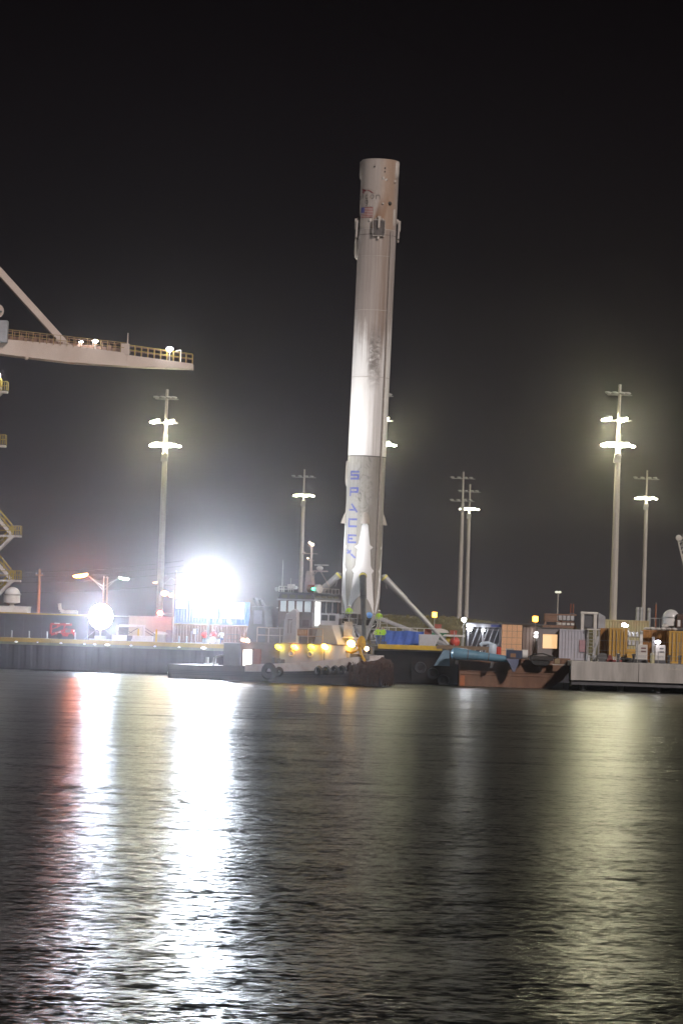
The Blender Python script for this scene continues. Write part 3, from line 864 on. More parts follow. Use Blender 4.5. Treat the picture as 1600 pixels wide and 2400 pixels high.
# things standing on the barge deck
f0, f1 = at(893, 300, DECK).x, at(992, 300, DECK).x
fence = thing('tarpaulin_fence', 'bright blue tarpaulin hung on a rail fence right of the booster', 'fence', (f0, 300, DECK))
wd = f1 - f0; mb = MB(); K = 40; V = []
for j in range(7):
    for i in range(K + 1):
        u = i / K
        V.append((wd * u, .06 * math.sin(u * 29) + .05 * math.sin(u * 67 + j), 1.35 * (1 - j / 6) + .05 + .03 * math.sin(u * 13)))
mb.add(V, [(j * (K + 1) + i, j * (K + 1) + i + 1, (j + 1) * (K + 1) + i + 1, (j + 1) * (K + 1) + i) for j in range(6) for i in range(K)])
TARP = mat('blue_tarpaulin', (.05, .13, .50), .5, var=.2, scale=1.2, bump=.3)
link('tarpaulin', mb, TARP, fence, True)
mb = MB()
for i in range(7):
    mb.bar((wd * i / 6, .15, 0), (wd * i / 6, .15, 1.75), .06)
mb.bar((0, .15, 1.72), (wd + 1.4, .15, 1.72), .06)
link('rail', mb, OFFWHITE, fence)
p = at(1000, 298, DECK)
t = thing('ballast_block', 'pale tapered steel ballast block beside the right leg foot', 'block', p)
link('block', MB().prism([(-.8, 0), (.75, 0), (1.25, 1.15), (-.8, 1.15)], -.6, .6), LGREY, t, bevel=.05)
p = at(1023, 306, DECK)
t = thing('storage_tank', 'green barrel roofed tank with a white top behind the right leg', 'tank', p)
link('shell', MB().box(-.95, .95, -.7, .7, 0, 1.35), mat('deep_green_paint', (.03, .18, .08), .5, var=.15), t, bevel=.08)
link('top', MB().prism([(-1.15, 1.36), (1.15, 1.36), (.95, 1.62), (.4, 1.76), (-.4, 1.76), (-.95, 1.62)], -.8, .8), OFFWHITE, t)
p = at(1062, 304, DECK)
t = thing('mooring_buoy_rack', 'red and yellow round buoys under a white lid left of the lit shed', 'buoys', p)
link('red_buoy', MB().ball((.12, -.3, .5), .5, .45, .5), mat('coral_red_plastic', (.55, .07, .05), .4), t, True)
link('yellow_buoy', MB().ball((-.5, .1, .52), .42, .4, .5), YELLOW, t, True)
link('lid', MB().prism([(-1.1, 1.02), (1.1, 1.02), (.9, 1.2), (-.9, 1.2)], -.6, .6), OFFWHITE, t)
link('post', MB().box(.75, .85, -.3, -.2, 0, 1.0).box(-.95, -.85, -.2, -.1, 0, 1.0).box(.0, .06, -.7, -.64, 0, 1.55), STEEL, t)
for px, dz in ((1003, 1.62), (1026, 1.77), (1062, 1.21)):
    p = at(px, 306 if px == 1026 else 304, DECK + dz)
    t = tag(link('red_crate', MB().box(-.32, .32, -.25, .25, 0, .42).box(-.36, .36, -.28, .28, .3, .36), mat('brick_red_plastic', (.33, .07, .045), .6, var=.2), loc=p),
            {1003: 'small red crate farthest left, seen behind the leg shell', 1026: 'small red crate on the green tank', 1062: 'small red crate on the buoy rack lid'}[px], 'crate', 'red crates')
    if px == 1003: t.location.z = DECK; t.scale = (1, 1, 4)
# chain of white pump drums by the shed
p = at(1152, 287.6, 2.63)
t = thing('pump_drum', 'pale blue white pump drum with a bent elbow in front of the open shed', 'pump', p)
link('drum', MB().lathe([(.02, 0), (.42, 0), (.42, .2), (.38, .26), (.42, .32), (.38, .40), (.42, .46), (.42, 1.15), (.3, 1.3), (.02, 1.34)], 22), mat('pale_blue_plastic', (.55, .66, .78), .4, var=.05), t, True)
link('elbow', MB().path([(0, 0, 1.2), (-.35, 0, 1.36), (-.9, 0, 1.3), (-1.1, 0, 1.12)], .17, 10), mat('pale_blue_plastic', (.55, .66, .78)), t, True)
p = at(1166, 287.8, 2.63)
t = thing('gas_drum', 'coral red ribbed drum beside the pale pump drum', 'drum', p)
link('drum', MB().lathe([(.02, 0), (.30, 0), (.30, .36), (.26, .40), (.30, .44), (.30, .95), (.2, 1.04), (.02, 1.05)], 18), mat('coral_red_plastic', (.55, .07, .05)), t, True)

# ------------------------------------------------------------------ tugboat (local x towards the bow, starboard side faces the camera)
TUG = at(430, 279.0, 0)
tug = thing('tugboat', 'grey and black harbour tugboat moored in front of the rocket', 'tugboat', TUG, R_(-28))
HULLM = mat('tug_black_hull', (.035, .034, .035), .5, var=.3, scale=.8, dirt=(.09, .055, .04), dirt_amt=.5)
TG = mat('tug_light_grey_paint', (.40, .41, .44), .5, var=.08, scale=.8, dirt=(.25, .17, .12), dirt_amt=.4, streak=.4)
TD = mat('tug_brown_grey_paint', (.17, .135, .125), .55, var=.15, dirt=(.09, .06, .05), dirt_amt=.5)
# hull sections: x, half beam at deck, half beam at water, deck height
secs = [(-.15, 2.5, 2.2, 1.25), (.6, 2.95, 2.7, 1.25), (3, 3.25, 3.1, 1.22), (7, 3.4, 3.3, 1.3), (11, 3.4, 3.3, 1.5), (14, 3.3, 3.05, 1.75), (16.5, 2.85, 2.4, 2.05), (18.4, 2.0, 1.35, 2.35), (19.4, 1.15, .6, 2.5), (19.9, .35, .12, 2.55)]
def hull_strip(f0, f1, off=0.0):
    """side skin between heights f0(x,deck) and f1"""
    V = []
    rings = []
    for x, bd, bw, zd in secs:
        row = []
        za, zb = f0(zd), f1(zd)
        for z in (za, zb):
            k = max(0, min(1, z / zd)); b = bw + (bd - bw) * k + off
            row += [(x, -b, z), (x, b, z)]
        rings.append(row)
    for r in rings: V += r
    F = []
    for j in range(len(rings) - 1):
        o = j * 4
        F += [(o, o + 4, o + 6, o + 2), (o + 1, o + 3, o + 7, o + 5)]
    F += [(0, 2, 3, 1), (len(V) - 4, len(V) - 3, len(V) - 1, len(V) - 2)]
    return MB().add(V, F)
link('lower_hull', hull_strip(lambda d: -.6, lambda d: d * .62), HULLM, tug, True)
V = []; F = []
for x, bd, bw, zd in secs: V += [(x, -bd, zd * .99), (x, bd, zd * .99)]
F = [(2 * i, 2 * i + 1, 2 * i + 3, 2 * i + 2) for i in range(len(secs) - 1)]
link('main_deck', MB().add(V, F), mat('red_oxide_deck', (.20, .07, .045), .7, var=.2), tug)
full = secs
secs = full[:4] + [(8.2, 3.4, 3.3, 1.36)]
link('stern_bulwark', hull_strip(lambda d: d * .62, lambda d: d), HULLM, tug, True)
secs = [(8.2, 3.4, 3.3, 1.36)] + full[4:]
link('white_bulwark', hull_strip(lambda d: d * .62, lambda d: d + .12), mat('tug_white_bulwark', (.62, .58, .56), .5, var=.1, dirt=(.25, .13, .08), dirt_amt=.6), tug, True)
secs = full
for zf in (.30, .42, .54):
    link('rubbing_strake', hull_strip(lambda d, a=zf: d * a, lambda d, a=zf: d * a + .1, .1), BLACK, tug, True)
link('transom', MB().box(-.2, .5, -2.55, 2.55, -.5, 1.24), HULLM, tug, bevel=.2)
link('wake_fender', MB().box(-.35, -.16, -2.3, 2.3, .2, .55), WHITE, tug, bevel=.08)
tyre = MB().lathe([(.16, -.13), (.34, -.18), (.44, 0), (.34, .18), (.16, .13), (.16, -.13)], 18)
for x, s in ((10.7, 1.75), (11.7, 1.0), (15.4, 1.0), (16.1, 1.0), (16.8, .95), (17.4, .9)):
    b = 3.45 if x < 13 else (3.3 - (x - 14) * .17 - max(0, x - 16) * .12)
    o = link('tyre_fender', tyre, BLACK, tug, True, loc=(x, -b - .06, .95 + max(0, x - 12) * .07))
    o.rotation_euler = (R_(90), 0, R_(-12 if x > 15 else 0)); o.scale = (s, s, 1.1)
# shaggy rope fender round the bow
FUR = mat('worn_rope_fender', (.045, .022, .013), .95, var=.5, scale=5, bump=.8)
mb = MB(); V = []; n1, n2 = 26, 12
for i in range(n1 + 1):
    a = R_(-100 + 200 * i / n1)
    c = Vector((18.1 + 2.0 * math.cos(a), 2.05 * math.sin(a), 1.75 - .25 * abs(math.sin(a)))); rr = (.64 - .16 * abs(math.sin(a))) * (1 if abs(math.sin(a)) < .97 else .6)
    for j in range(n2):
        g = 2 * math.pi * j / n2; jit = 1 + .14 * math.sin(i * 5.3 + j * 2.1) + .08 * math.sin(i * 11 + j * 7)
        V.append(c + Vector((math.cos(a) * math.cos(g), math.sin(a) * math.cos(g), math.sin(g) * 1.15)) * rr * jit)
mb.add(V, [(i * n2 + j, i * n2 + (j + 1) % n2, (i + 1) * n2 + (j + 1) % n2, (i + 1) * n2 + j) for i in range(n1) for j in range(n2)])
link('bow_fender', mb, FUR, tug, True)
mb = MB(); rnd = random.Random(5)
for k in range(620):
    a = R_(rnd.uniform(-95, 95)); r = rnd.uniform(2.3, 2.65)
    c = Vector((18.1 + r * math.cos(a), r * math.sin(a), rnd.uniform(.8, 2.05)))
    mb.tube(c, c + Vector((rnd.uniform(-.1, .1), rnd.uniform(-.1, .1), -rnd.uniform(.5, 1.1))), .045, .015, 4, False)
o = link('bow_fender_strands', mb, FUR, tug); o['kind'] = 'stuff'
link('bow_pad', MB().box(17.6, 19.3, -1.7, -.9, 2.2, 2.75), mat('grey_pad', (.2, .2, .2), .8), tug, bevel=.1)
# lower deckhouse: brown grey aft part, pale rounded forward part
def bx(name, x0, x1, y0, y1, z0, z1, mt, bev=.05):
    return link(name, MB().box(x0, x1, y0, y1, z0, z1), mt, tug, bevel=bev)
bx('aft_deckhouse', 7.2, 11.2, -2.55, 2.55, 1.25, 3.35, TD)
V = []; prof = []
for i in range(13):
    a = R_(-90 + 180 * i / 12); prof.append((15.6 + 2.0 * math.cos(a), 2.6 * math.sin(a)))
prof = [(11.2, -2.6)] + prof + [(11.2, 2.6)]
k = len(prof)
mb = MB().add([(x, y, 1.4) for x, y in prof] + [(x, y, 3.4) for x, y in prof], [(i, (i + 1) % k, k + (i + 1) % k, k + i) for i in range(k)] + [tuple(range(k, 2 * k))])
link('forward_deckhouse', mb, TG, tug, True)
mb = MB().add([(x + (.12 if x > 15 else 0), y * 1.04, 3.4) for x, y in prof] + [(x + (.12 if x > 15 else 0), y * 1.04, 3.48) for x, y in prof], [(i, (i + 1) % k, k + (i + 1) % k, k + i) for i in range(k)] + [tuple(range(k, 2 * k)), tuple(range(k - 1, -1, -1))])
link('upper_deck', mb, TD, tug)
bx('aft_upper_deck', 6.9, 11.2, -2.7, 2.7, 3.352, 3.45, TD, .0)
# lit doorway at the aft end
link('doorway', MB().box(7.55, 8.45, -2.60, -2.552, 1.35, 2.75), L_DOOR, tug)
link('door_frame', MB().box(7.42, 7.55, -2.64, -2.552, 1.3, 2.9).box(8.45, 8.58, -2.64, -2.552, 1.3, 2.9).box(7.42, 8.58, -2.64, -2.552, 2.75, 2.9), TD, tug)
link('door_leaf', MB().box(8.62, 9.35, -2.68, -2.56, 1.35, 2.85), mat('rust_red_door', (.25, .1, .07), .6), tug, bevel=.03)
link('lit_step', MB().box(7.5, 8.4, -3.0, -2.6, 1.25, 1.32), OFFWHITE, tug)
# exhaust stack casing
mb = MB().prism([(7.3, 3.45), (9.4, 3.45), (9.1, 6.0), (7.8, 6.0)], -1.9, -.5)
link('stack_casing', mb, mat('stack_grey', (.13, .13, .15), .6, var=.15), tug, bevel=.06)
mb = MB().tube((8.15, -1.2, 5.9), (7.75, -1.2, 6.7), .2, .2, 12).tube((8.7, -1.2, 5.9), (8.3, -1.2, 6.55), .16, .16, 12)
link('exhaust_pipe', mb, DSTEEL, tug, True)
link('stack_panel', MB().box(8.1, 8.9, -1.93, -1.905, 4.6, 5.6), mat('slate_panel', (.22, .23, .28), .5), tug)
bx('winch_house', 9.5, 10.8, -2.3, 1.8, 3.45, 4.35, TD)
bx('deck_locker', 5.3, 7.1, -2.2, -.6, 1.25, 3.3, mat('dark_locker', (.075, .07, .07), .6), .05)
# wheelhouse
wx0, wx1, wy = 10.8, 14.2, 2.4
wall_l = MB()
bx('lower_wheelhouse', wx0, wx1, -wy, wy, 3.48, 5.55, TD, .05)
bx('wheelhouse_lit_front', wx1 + .003, wx1 + .06, -wy, wy, 4.5, 5.55, TG, .0)  # paler than the side walls: the light on the front is painted in
zs0, zs1 = 5.55, 6.55
# corner and mid posts leave real window openings with panes in them
def post(x, y, w=.16, mt=TG):
    link('window_post', MB().box(x - w / 2, x + w / 2, y - w / 2, y + w / 2, zs0, zs1), mt, tug)
for x in (wx0 + .08, wx0 + .86, wx0 + 1.68, wx0 + 2.5, wx1 - .08):
    post(x, -wy + .08, .17, TD); post(x, wy - .08, .17, TD)
for y in (-1.1, .15, 1.3):
    post(wx1 - .08, y, .13, TG)
for i, (xa, xb) in enumerate(((wx0 + .17, wx0 + .77), (wx0 + .95, wx0 + 1.59), (wx0 + 1.77, wx0 + 2.41), (wx0 + 2.59, wx1 - .17))):
    PANE = glow('dim_lit_wheelhouse_window', (.62, .78, .82), .34)
    link('side_window', MB().box(xa, xb, -wy + .05, -wy + .08, zs0 + .04, zs1 - .04), PANE, tug)
    link('window_sill', MB().box(xa - .05, xb + .05, -wy - .04, -wy + .02, zs0 - .05, zs0 + .03), TD, tug)
for y0, y1 in ((-1.03, .08), (.22, 1.23), (1.37, 2.25)):
    link('front_window', MB().box(wx1 - .1, wx1 - .07, y0, y1, zs0 + .04, zs1 - .04), GLASS, tug)
# open lit side door at the front corner
link('wheelhouse_door', MB().box(wx1 + .062, wx1 + .09, -2.15, -1.2, 4.62, 6.5), glow('lit_wheelhouse_door', (1, 1, .97), 2.6), tug)
link('wheelhouse_door_frame', MB().box(wx1 + .062, wx1 + .14, -2.3, -2.15, 4.55, 6.6).box(wx1 + .062, wx1 + .14, -1.2, -1.05, 4.55, 6.6), TG, tug)
link('lower_front_window', MB().box(wx1 + .062, wx1 + .08, -.8, .3, 4.95, 5.4).box(wx1 + .062, wx1 + .08, .6, 1.7, 4.95, 5.4), GLASS, tug)
bx('wheelhouse_head', wx0 - .1, wx1 + .15, -wy - .12, wy + .12, zs1, zs1 + .14, TG, .03)
mb = MB().prism([(wx0 - .1, 6.69), (wx1 + .15, 6.69), (wx1 - .1, 7.18), (wx0 + .15, 7.18)], -wy + .05, wy - .05)
link('roof_skylight_band', mb, DGREY, tug)
for i in range(4):
    x = wx0 + .28 + i * .8
    link('skylight', MB().box(x, x + .56, -wy + .02, -wy + .048, 6.77, 7.06), mat('dull_skylight_glass', (.14, .14, .10), .2), tug)
for i in range(4):
    y = -wy + .35 + i * 1.12
    link('skylight', MB().box(wx1 + .0, wx1 + .06, y, y + .85, 6.78, 7.04), mat('dull_skylight_glass', (.14, .14, .1)), tug)
bx('wheelhouse_roof', wx0 - .05, wx1 + .12, -wy - .06, wy + .06, 7.18, 7.28, mat('slate_roof_paint', (.12, .125, .14), .5), .03)
# roof gear
def rail(name, pts, h, mt, step=.8, r=.025, mid=1):
    mb = MB()
    for a, b in zip(pts[:-1], pts[1:]):
        a = Vector(a); b = Vector(b); n = max(1, int((b - a).length / step))
        for i in range(n + 1):
            q = a.lerp(b, i / n); mb.bar(q, q + Vector((0, 0, h)), r * 2)
        for m_ in range(mid + 1):
            k = Vector((0, 0, h * (1 - m_ / (mid + 1)))); mb.bar(a + k, b + k, r * 2)
    return link(name, mb, mt, tug)
rail('roof_rail', [(wx1 + .05, -2.3, 7.28), (wx1 + .05, 2.3, 7.28)], .42, OFFWHITE, .6, .022, 0)
rail('roof_side_rail', [(wx0, -2.35, 7.28), (wx0 + 1.4, -2.35, 7.28)], .5, OFFWHITE, .45)
MASTP = mat('tug_mast_paint', (.46, .38, .36), .55, var=.12, dirt=(.2, .09, .06), dirt_amt=.4)
mb = MB().prism([(12.1, 7.28), (13.0, 7.28), (12.78, 9.4), (12.3, 9.4)], -.3, .3)
link('mast_trunk', mb, MASTP, tug, bevel=.04)
link('mast', MB().tube((12.6, 0, 9.3), (12.62, 0, 12.2), .13, .08, 10), MASTP, tug, True)
mb = MB()
for z, w in ((11.2, 1.1), (10.5, .5), (12.0, .5)):
    mb.bar((12.6 - w * .6, -.3 * w, z), (12.6 + w * .4, .3 * w, z), .07)
for z in (7.8, 8.2, 8.6, 9.0): mb.bar((12.2, -.33, z), (12.8, -.33, z), .04)
link('mast_crosstree', mb, MASTP, tug)
link('mast_horn', MB().ball((11.95, -.2, 11.25), .18, .14, .14), MASTP, tug, True)
link('mast_lamp', MB().ball((12.75, -.15, 12.15), .12), glow('warm_mast_lamp', (1, .75, .5), 18), tug, True)
link('mast_lamp', MB().ball((12.5, -.2, 12.3), .09), glow('warm_mast_lamp', (1, .75, .5), 18), tug, True)
link('mast_lamp', MB().ball((12.4, -.25, 10.7), .06), glow('warm_mast_lamp', (1, .75, .5), 18), tug, True)
link('radar_platform', MB().box(13.0, 14.1, -.4, .4, 9.35, 9.47).bar((13.6, 0, 9.35), (14.5, 0, 7.9), .07).bar((12.8, 0, 8.9), (13.2, 0, 9.35), .08), MASTP, tug)
link('radar', MB().ball((13.5, 0, 9.7), .3, .3, .24).box(13.0, 14.3, -.12, .12, 9.98, 10.1), OFFWHITE, tug)
link('life_raft', MB().tube((13.1, -1.0, 7.65), (14.3, -1.5, 7.65), .36, .36, 18), mat('rust_orange_canister', (.30, .10, .055), .5), tug, True)
link('life_raft_band', MB().tube((14.0, -1.375, 7.65), (14.35, -1.52, 7.65), .38, .38, 18), OFFWHITE, tug, True)
link('green_side_light', MB().ball((13.9, -1.9, 7.62), .13, .1, .1), glow('green_side_lamp', (.05, 1, .42), 9), tug, True)
link('whip_aerial', MB().tube((10.95, -2.1, 7.28), (10.95, -2.1, 10.4), .03, .015, 6).tube((11.3, -1.2, 7.28), (11.3, -1.2, 8.6), .025, .015, 6), OFFWHITE, tug, True)
link('satellite_box', MB().box(11.35, 11.9, -1.9, -1.5, 7.6, 8.0).tube((11.6, -1.7, 7.28), (11.6, -1.7, 7.6), .05, .05, 8), OFFWHITE, tug, bevel=.04)
link('searchlight', MB().tube((10.7, -2.3, 7.55), (10.45, -2.3, 7.5), .16, .19, 14).tube((10.75, -2.3, 7.28), (10.75, -2.3, 7.6), .04, .04, 8), STEEL, tug, True)
link('searchlight', MB().tube((12.35, -2.0, 7.7), (12.25, -2.3, 7.7), .14, .17, 14), WHITE, tug, True)
# white lattice ladder behind the stack
mb = MB()
for y in (-.5, .2): mb.bar((10.1, y, 4.35), (10.1, y, 5.9), .09)
for k in range(5): mb.bar((10.1, -.5, 4.6 + k * .3), (10.1, .2, 4.6 + k * .3), .06)
mb.bar((9.6, -.5, 5.9), (10.7, -.5, 5.9), .09)
link('ladder', mb, WHITE, tug)
# pale casing on the starboard side deck
V = [(11.6, 3.48), (13.0, 3.48), (12.95, 5.6), (12.7, 5.85), (11.9, 5.4), (11.75, 4.9)]
link('side_casing', MB().prism(V, -2.95, -2.42), mat('tug_pale_casing', (.48, .47, .49), .5, var=.1, dirt=(.3, .2, .16), dirt_amt=.4), tug, bevel=.05)
link('casing_louvre', MB().box(12.15, 12.2, -2.99, -2.955, 4.1, 4.9).box(12.45, 12.5, -2.99, -2.955, 4.1, 4.8).box(12.1, 12.55, -2.99, -2.955, 4.9, 4.95), TD, tug)
link('wall_locker', MB().box(13.3, 13.95, -2.5, -2.42, 4.55, 4.95), mat('dark_rust_panel', (.1, .06, .05), .6), tug)
mb = MB().prism([(14.2, 3.48), (16.6, 3.48), (15.9, 4.7), (14.6, 4.7)], -2.0, 2.0)
link('fore_casing', mb, TG, tug, bevel=.06)
rail('upper_deck_rail', [(8.9, -2.62, 3.45), (11.2, -2.66, 3.45), (14.0, -2.68, 3.48), (15.4, -2.65, 3.48)], .95, mat('rail_rust_white', (.42, .33, .27), .6, var=.2), 1.1, .03, 1)
# name board: a weathered board whose carved letters can no longer be read in the photograph
link('name_board', MB().box(12.3, 14.0, -2.80, -2.74, 3.98, 4.36), mat('varnished_name_board', (.40, .21, .10), .5, var=.15), tug, bevel=.02)
mb = MB(); rnd = random.Random(2)
x = 12.42
for k in range(8):
    wch = rnd.choice((.13, .15, .17))
    for s in range(3):
        if rnd.random() < .8: mb.box(x, x + wch, -2.815, -2.801, 4.06 + s * .11, 4.09 + s * .11)
    mb.box(x, x + .03, -2.816, -2.801, 4.06, 4.3)
    if rnd.random() < .6: mb.box(x + wch - .03, x + wch, -2.817, -2.801, 4.06, 4.3)
    x += wch + .045
link('name_board_lettering', mb, mat('pale_carved_letter', (.55, .38, .24), .5), tug)
# deck lamps under the upper deck: shade + lens
def deck_lamp(x, y, z, mt, s=.17):
    link('deck_lamp_shade', MB().tube((x, y + .12, z + .12), (x + .02, y - .06, z + .04), .05, .2, 12, False), TD, tug, True)
    o = link('deck_lamp', MB().ball((0, 0, 0), s, s * .7, s * .62), mt, tug, True, loc=(x + .06, y - .12, z - .04)); o.rotation_euler = (0, R_(22), 0)
deck_lamp(11.15, -2.72, 3.12, L_YELLOW, .34); deck_lamp(12.75, -2.72, 3.16, L_AMBER, .34); deck_lamp(14.4, -2.72, 3.24, L_YELLOW, .32)
deck_lamp(15.75, -2.78, 3.3, glow('bright_amber_lens', (1, .55, .08), 34), .34); deck_lamp(17.5, -1.3, 3.6, glow('bright_amber_lens', (1, .55, .08), 34), .4)
deck_lamp(8.0, -2.72, 3.55, glow('orange_white_deck_lamp', (1, .6, .32), 26), .2); deck_lamp(7.55, -2.72, 3.6, glow('orange_white_deck_lamp', (1, .6, .32), 26), .15)
link('bow_lamp', MB().ball((19.0, -1.2, 3.2), .2), glow('warm_bow_lamp', (1, .62, .36), 10), tug, True)
link('lamp_post', MB().tube((15.75, -2.85, 1.6), (15.75, -2.85, 3.1), .045, .045, 8).tube((19.0, -1.2, 2.4), (19.0, -1.2, 3.05), .04, .04, 8), DSTEEL, tug, True)
for x in (12.4, 14.25):
    link('life_ring', MB().lathe([(.14, -.05), (.22, -.08), (.3, 0), (.22, .08), (.14, .05)], 16), mat('cream_ring', (.6, .52, .36), .5), tug, True, loc=(x, -2.66, 2.55)).rotation_euler = (R_(90), 0, 0)
mb = MB()
for i in range(3): mb.box(10.6 + i * .45, 10.9 + i * .45, -2.95, -2.66, 1.5, 2.2 - i * .08)
link('deck_bitts', mb, DGREY, tug, bevel=.05)
mb = MB().box(3.0, 4.2, -1.6, -1.1, 1.3, 1.42).tube((3.2, -1.35, 1.4), (3.2, -1.35, 1.95), .14, .14, 12).tube((3.95, -1.35, 1.4), (3.95, -1.35, 1.95), .14, .14, 12)
link('stern_bitts', mb, STEEL, tug, True)
link('towing_bow', MB().path([(4.6, -2.7, 1.25), (4.6, -2.4, 2.0), (4.6, 0, 2.3), (4.6, 2.4, 2.0), (4.6, 2.7, 1.25)], .09, 8), DSTEEL, tug, True)
# yellow hawser coiled over the fore bitts
mb = MB().path([(17.2, -1.5, 2.95), (17.8, -1.75, 2.8), (18.4, -1.8, 3.0), (18.7, -1.6, 3.5)], .09, 8)
mb.ball((18.65, -1.55, 3.6), .42, .3, .5, 10, 7)
mb.path([(18.6, -1.75, 3.3), (18.8, -1.85, 2.7), (19.15, -1.75, 2.1)], .13, 8)
link('hawser', mb, mat('yellow_hawser', (.60, .36, .03), .8, var=.3, scale=6, bump=.5), tug, True)
link('fore_bitts', MB().box(18.2, 19.0, -.8, .8, 2.5, 2.7).tube((18.6, -.6, 2.6), (18.6, -.6, 3.3), .16, .16, 12).tube((18.6, .6, 2.6), (18.6, .6, 3.3), .16, .16, 12), DSTEEL, tug, True)
mb = MB()
for k in range(7): mb.bar((16.6 + k * .12, -.9, 4.0 + .0), (16.6 + k * .12, -.9, 4.9), .05)
for z in (4.0, 4.45, 4.9): mb.bar((16.6, -.9, z), (17.4, -.9, z), .05)
mb.box(16.4, 17.5, -.9, .9, 3.9, 3.98)
link('fore_rail_cage', mb, OFFWHITE, tug)

# the upper works stand a little taller
for o in list(tug.children):
    if o.type == 'MESH':
        oz = o.location.z
        for v in o.data.vertices:
            z = v.co.z + oz
            if z > 3.55 and abs(o.rotation_euler.x) < .1:
                v.co.z += .62 * min(1, (z - 3.55) / 1.5) * (1 if z < 8.2 else max(0, (12.3 - z) / 4.1))

# ------------------------------------------------------------------ high light masts
MAST_H = 30.4
def lamp_head(parent, p, tilt, lit, lens=None, s=1.0):
    """flood head: tapered housing with a bowl lens below it"""
    hd = bpy.data.objects.new('lamp_head', None); COL.objects.link(hd); hd.parent = parent
    hd.location = p; hd.rotation_euler = (0, R_(tilt), 0)
    V = []
    for x, w, h in ((-.62, .05, .04), (-.45, .26, .16), (0, .33, .24), (.38, .28, .2), (.55, .1, .08)):
        for i in range(9):
            g = math.pi * i / 8
            V.append((x * s, math.cos(g) * w * s, (math.sin(g) * h + .02) * s))
    mb = MB().add(V, [(j * 9 + i, j * 9 + i + 1, (j + 1) * 9 + i + 1, (j + 1) * 9 + i) for j in range(4) for i in range(8)])
    link('housing', mb, STEEL, hd, True)
    link('lens', MB().ball((-.05 * s, 0, .0), .52 * s, .3 * s, .25 * s, 14, 6, -90, 0), (lens or L_MAST) if lit else glass('unlit_lens_glass', (.5, .5, .48), .1), hd, True)
    return hd
def light_mast(px, Y, levels, label, top=None, group='high light masts', wires=False):
    base = at(px, Y, LAND); rj = random.Random(int(px))
    H = MAST_H - LAND
    t = thing('light_mast', label, 'light mast', base, 0, group)
    mb = MB().lathe([(.40, 0), (.385, 1.5), (.36, H * .3), (.31, H * .6), (.25, H * .82), (.17, H * .821), (.14, H)], 8, cap=True)
    link('pole', mb, POLE, t)
    for z in (H * .2, H * .4, H * .6):
        r = .41 - .13 * z / H
        link('joint_band', MB().lathe([(r - .03, z), (r, z), (r, z + .05), (r - .03, z + .05)], 8), STEEL, t)
    for (z, state, half) in levels:
        zz = z - LAND
        link('crossarm', MB().box(-half, half, -.06, .06, zz - .16, zz - .06).box(-half * .9, half * .9, .3, .38, zz - .16, zz - .08), STEEL, t)
        if state == 'dark':
            for x in (-1.15, -.45, .25, .8):
                lamp_head(t, (x * half / 1.25, -.15, zz + .05), 8, False, s=.62)
        elif state == 'two':
            lamp_head(t, (-1.22, -.1, zz + .06), -14, True); lamp_head(t, (.38, -.1, zz + .06), -14, True)
        elif state == 'four':
            ln = L_MAST_FAR if Y > 400 else L_MAST
            for x in (-1.2, -.72, .12, .62):
                lamp_head(t, (x, -.1 if x < 0 else .05, zz + .04), -12 + rj.uniform(-6, 6), True, ln)
            lamp_head(t, (1.45, 0, zz - .06), 12, True, ln, s=.6)
    zc = levels[-1][0] - LAND - 1.3
    link('winch_collar', MB().box(-.34, .34, -.34, .34, zc, zc + .35).box(-.42, .28, -.3, .3, zc - .5, zc - .05), STEEL, t)
    mb = MB()
    for i in range(26):
        mb.bar((.3, -.1, 2 + i * .9), (.42, -.1, 2 + i * .9), .03)
    link('climbing_pegs', mb, STEEL, t)
    link('service_box', MB().box(-.25, .3, -.6, -.36, .8, 1.7), GREY, t)
    return t
YN = 340.0
near = [(MAST_H - .95, 'dark', 1.25), (MAST_H - 3.55, 'two', 1.3), (MAST_H - 6.1, 'four', 1.5)]
far = [(MAST_H - 1.2, 'dark', 1.9), (MAST_H - 4.2, 'four', 1.7)]
off = [(MAST_H - 1.0, 'dark', 1.9), (MAST_H - 4.6, 'dark', 1.9)]
light_mast(371, YN, near, 'tall light mast with two lit rows left of the blinding floodlight')
light_mast(874, 325, near, 'tall lit light mast mostly hidden behind the rocket booster')
light_mast(1433, 313, near, 'tall light mast with two lit rows, nearest on the right quay')
light_mast(700, 504, far, 'shorter lit light mast rising behind the tugboat wheelhouse')
light_mast(1089.5, 537, far, 'lit light mast standing close beside an unlit mast')
light_mast(1073, 495, off, 'unlit light mast standing close beside a lit one')
light_mast(1503.5, 473, far, 'shorter lit light mast at the far right edge of the quay')

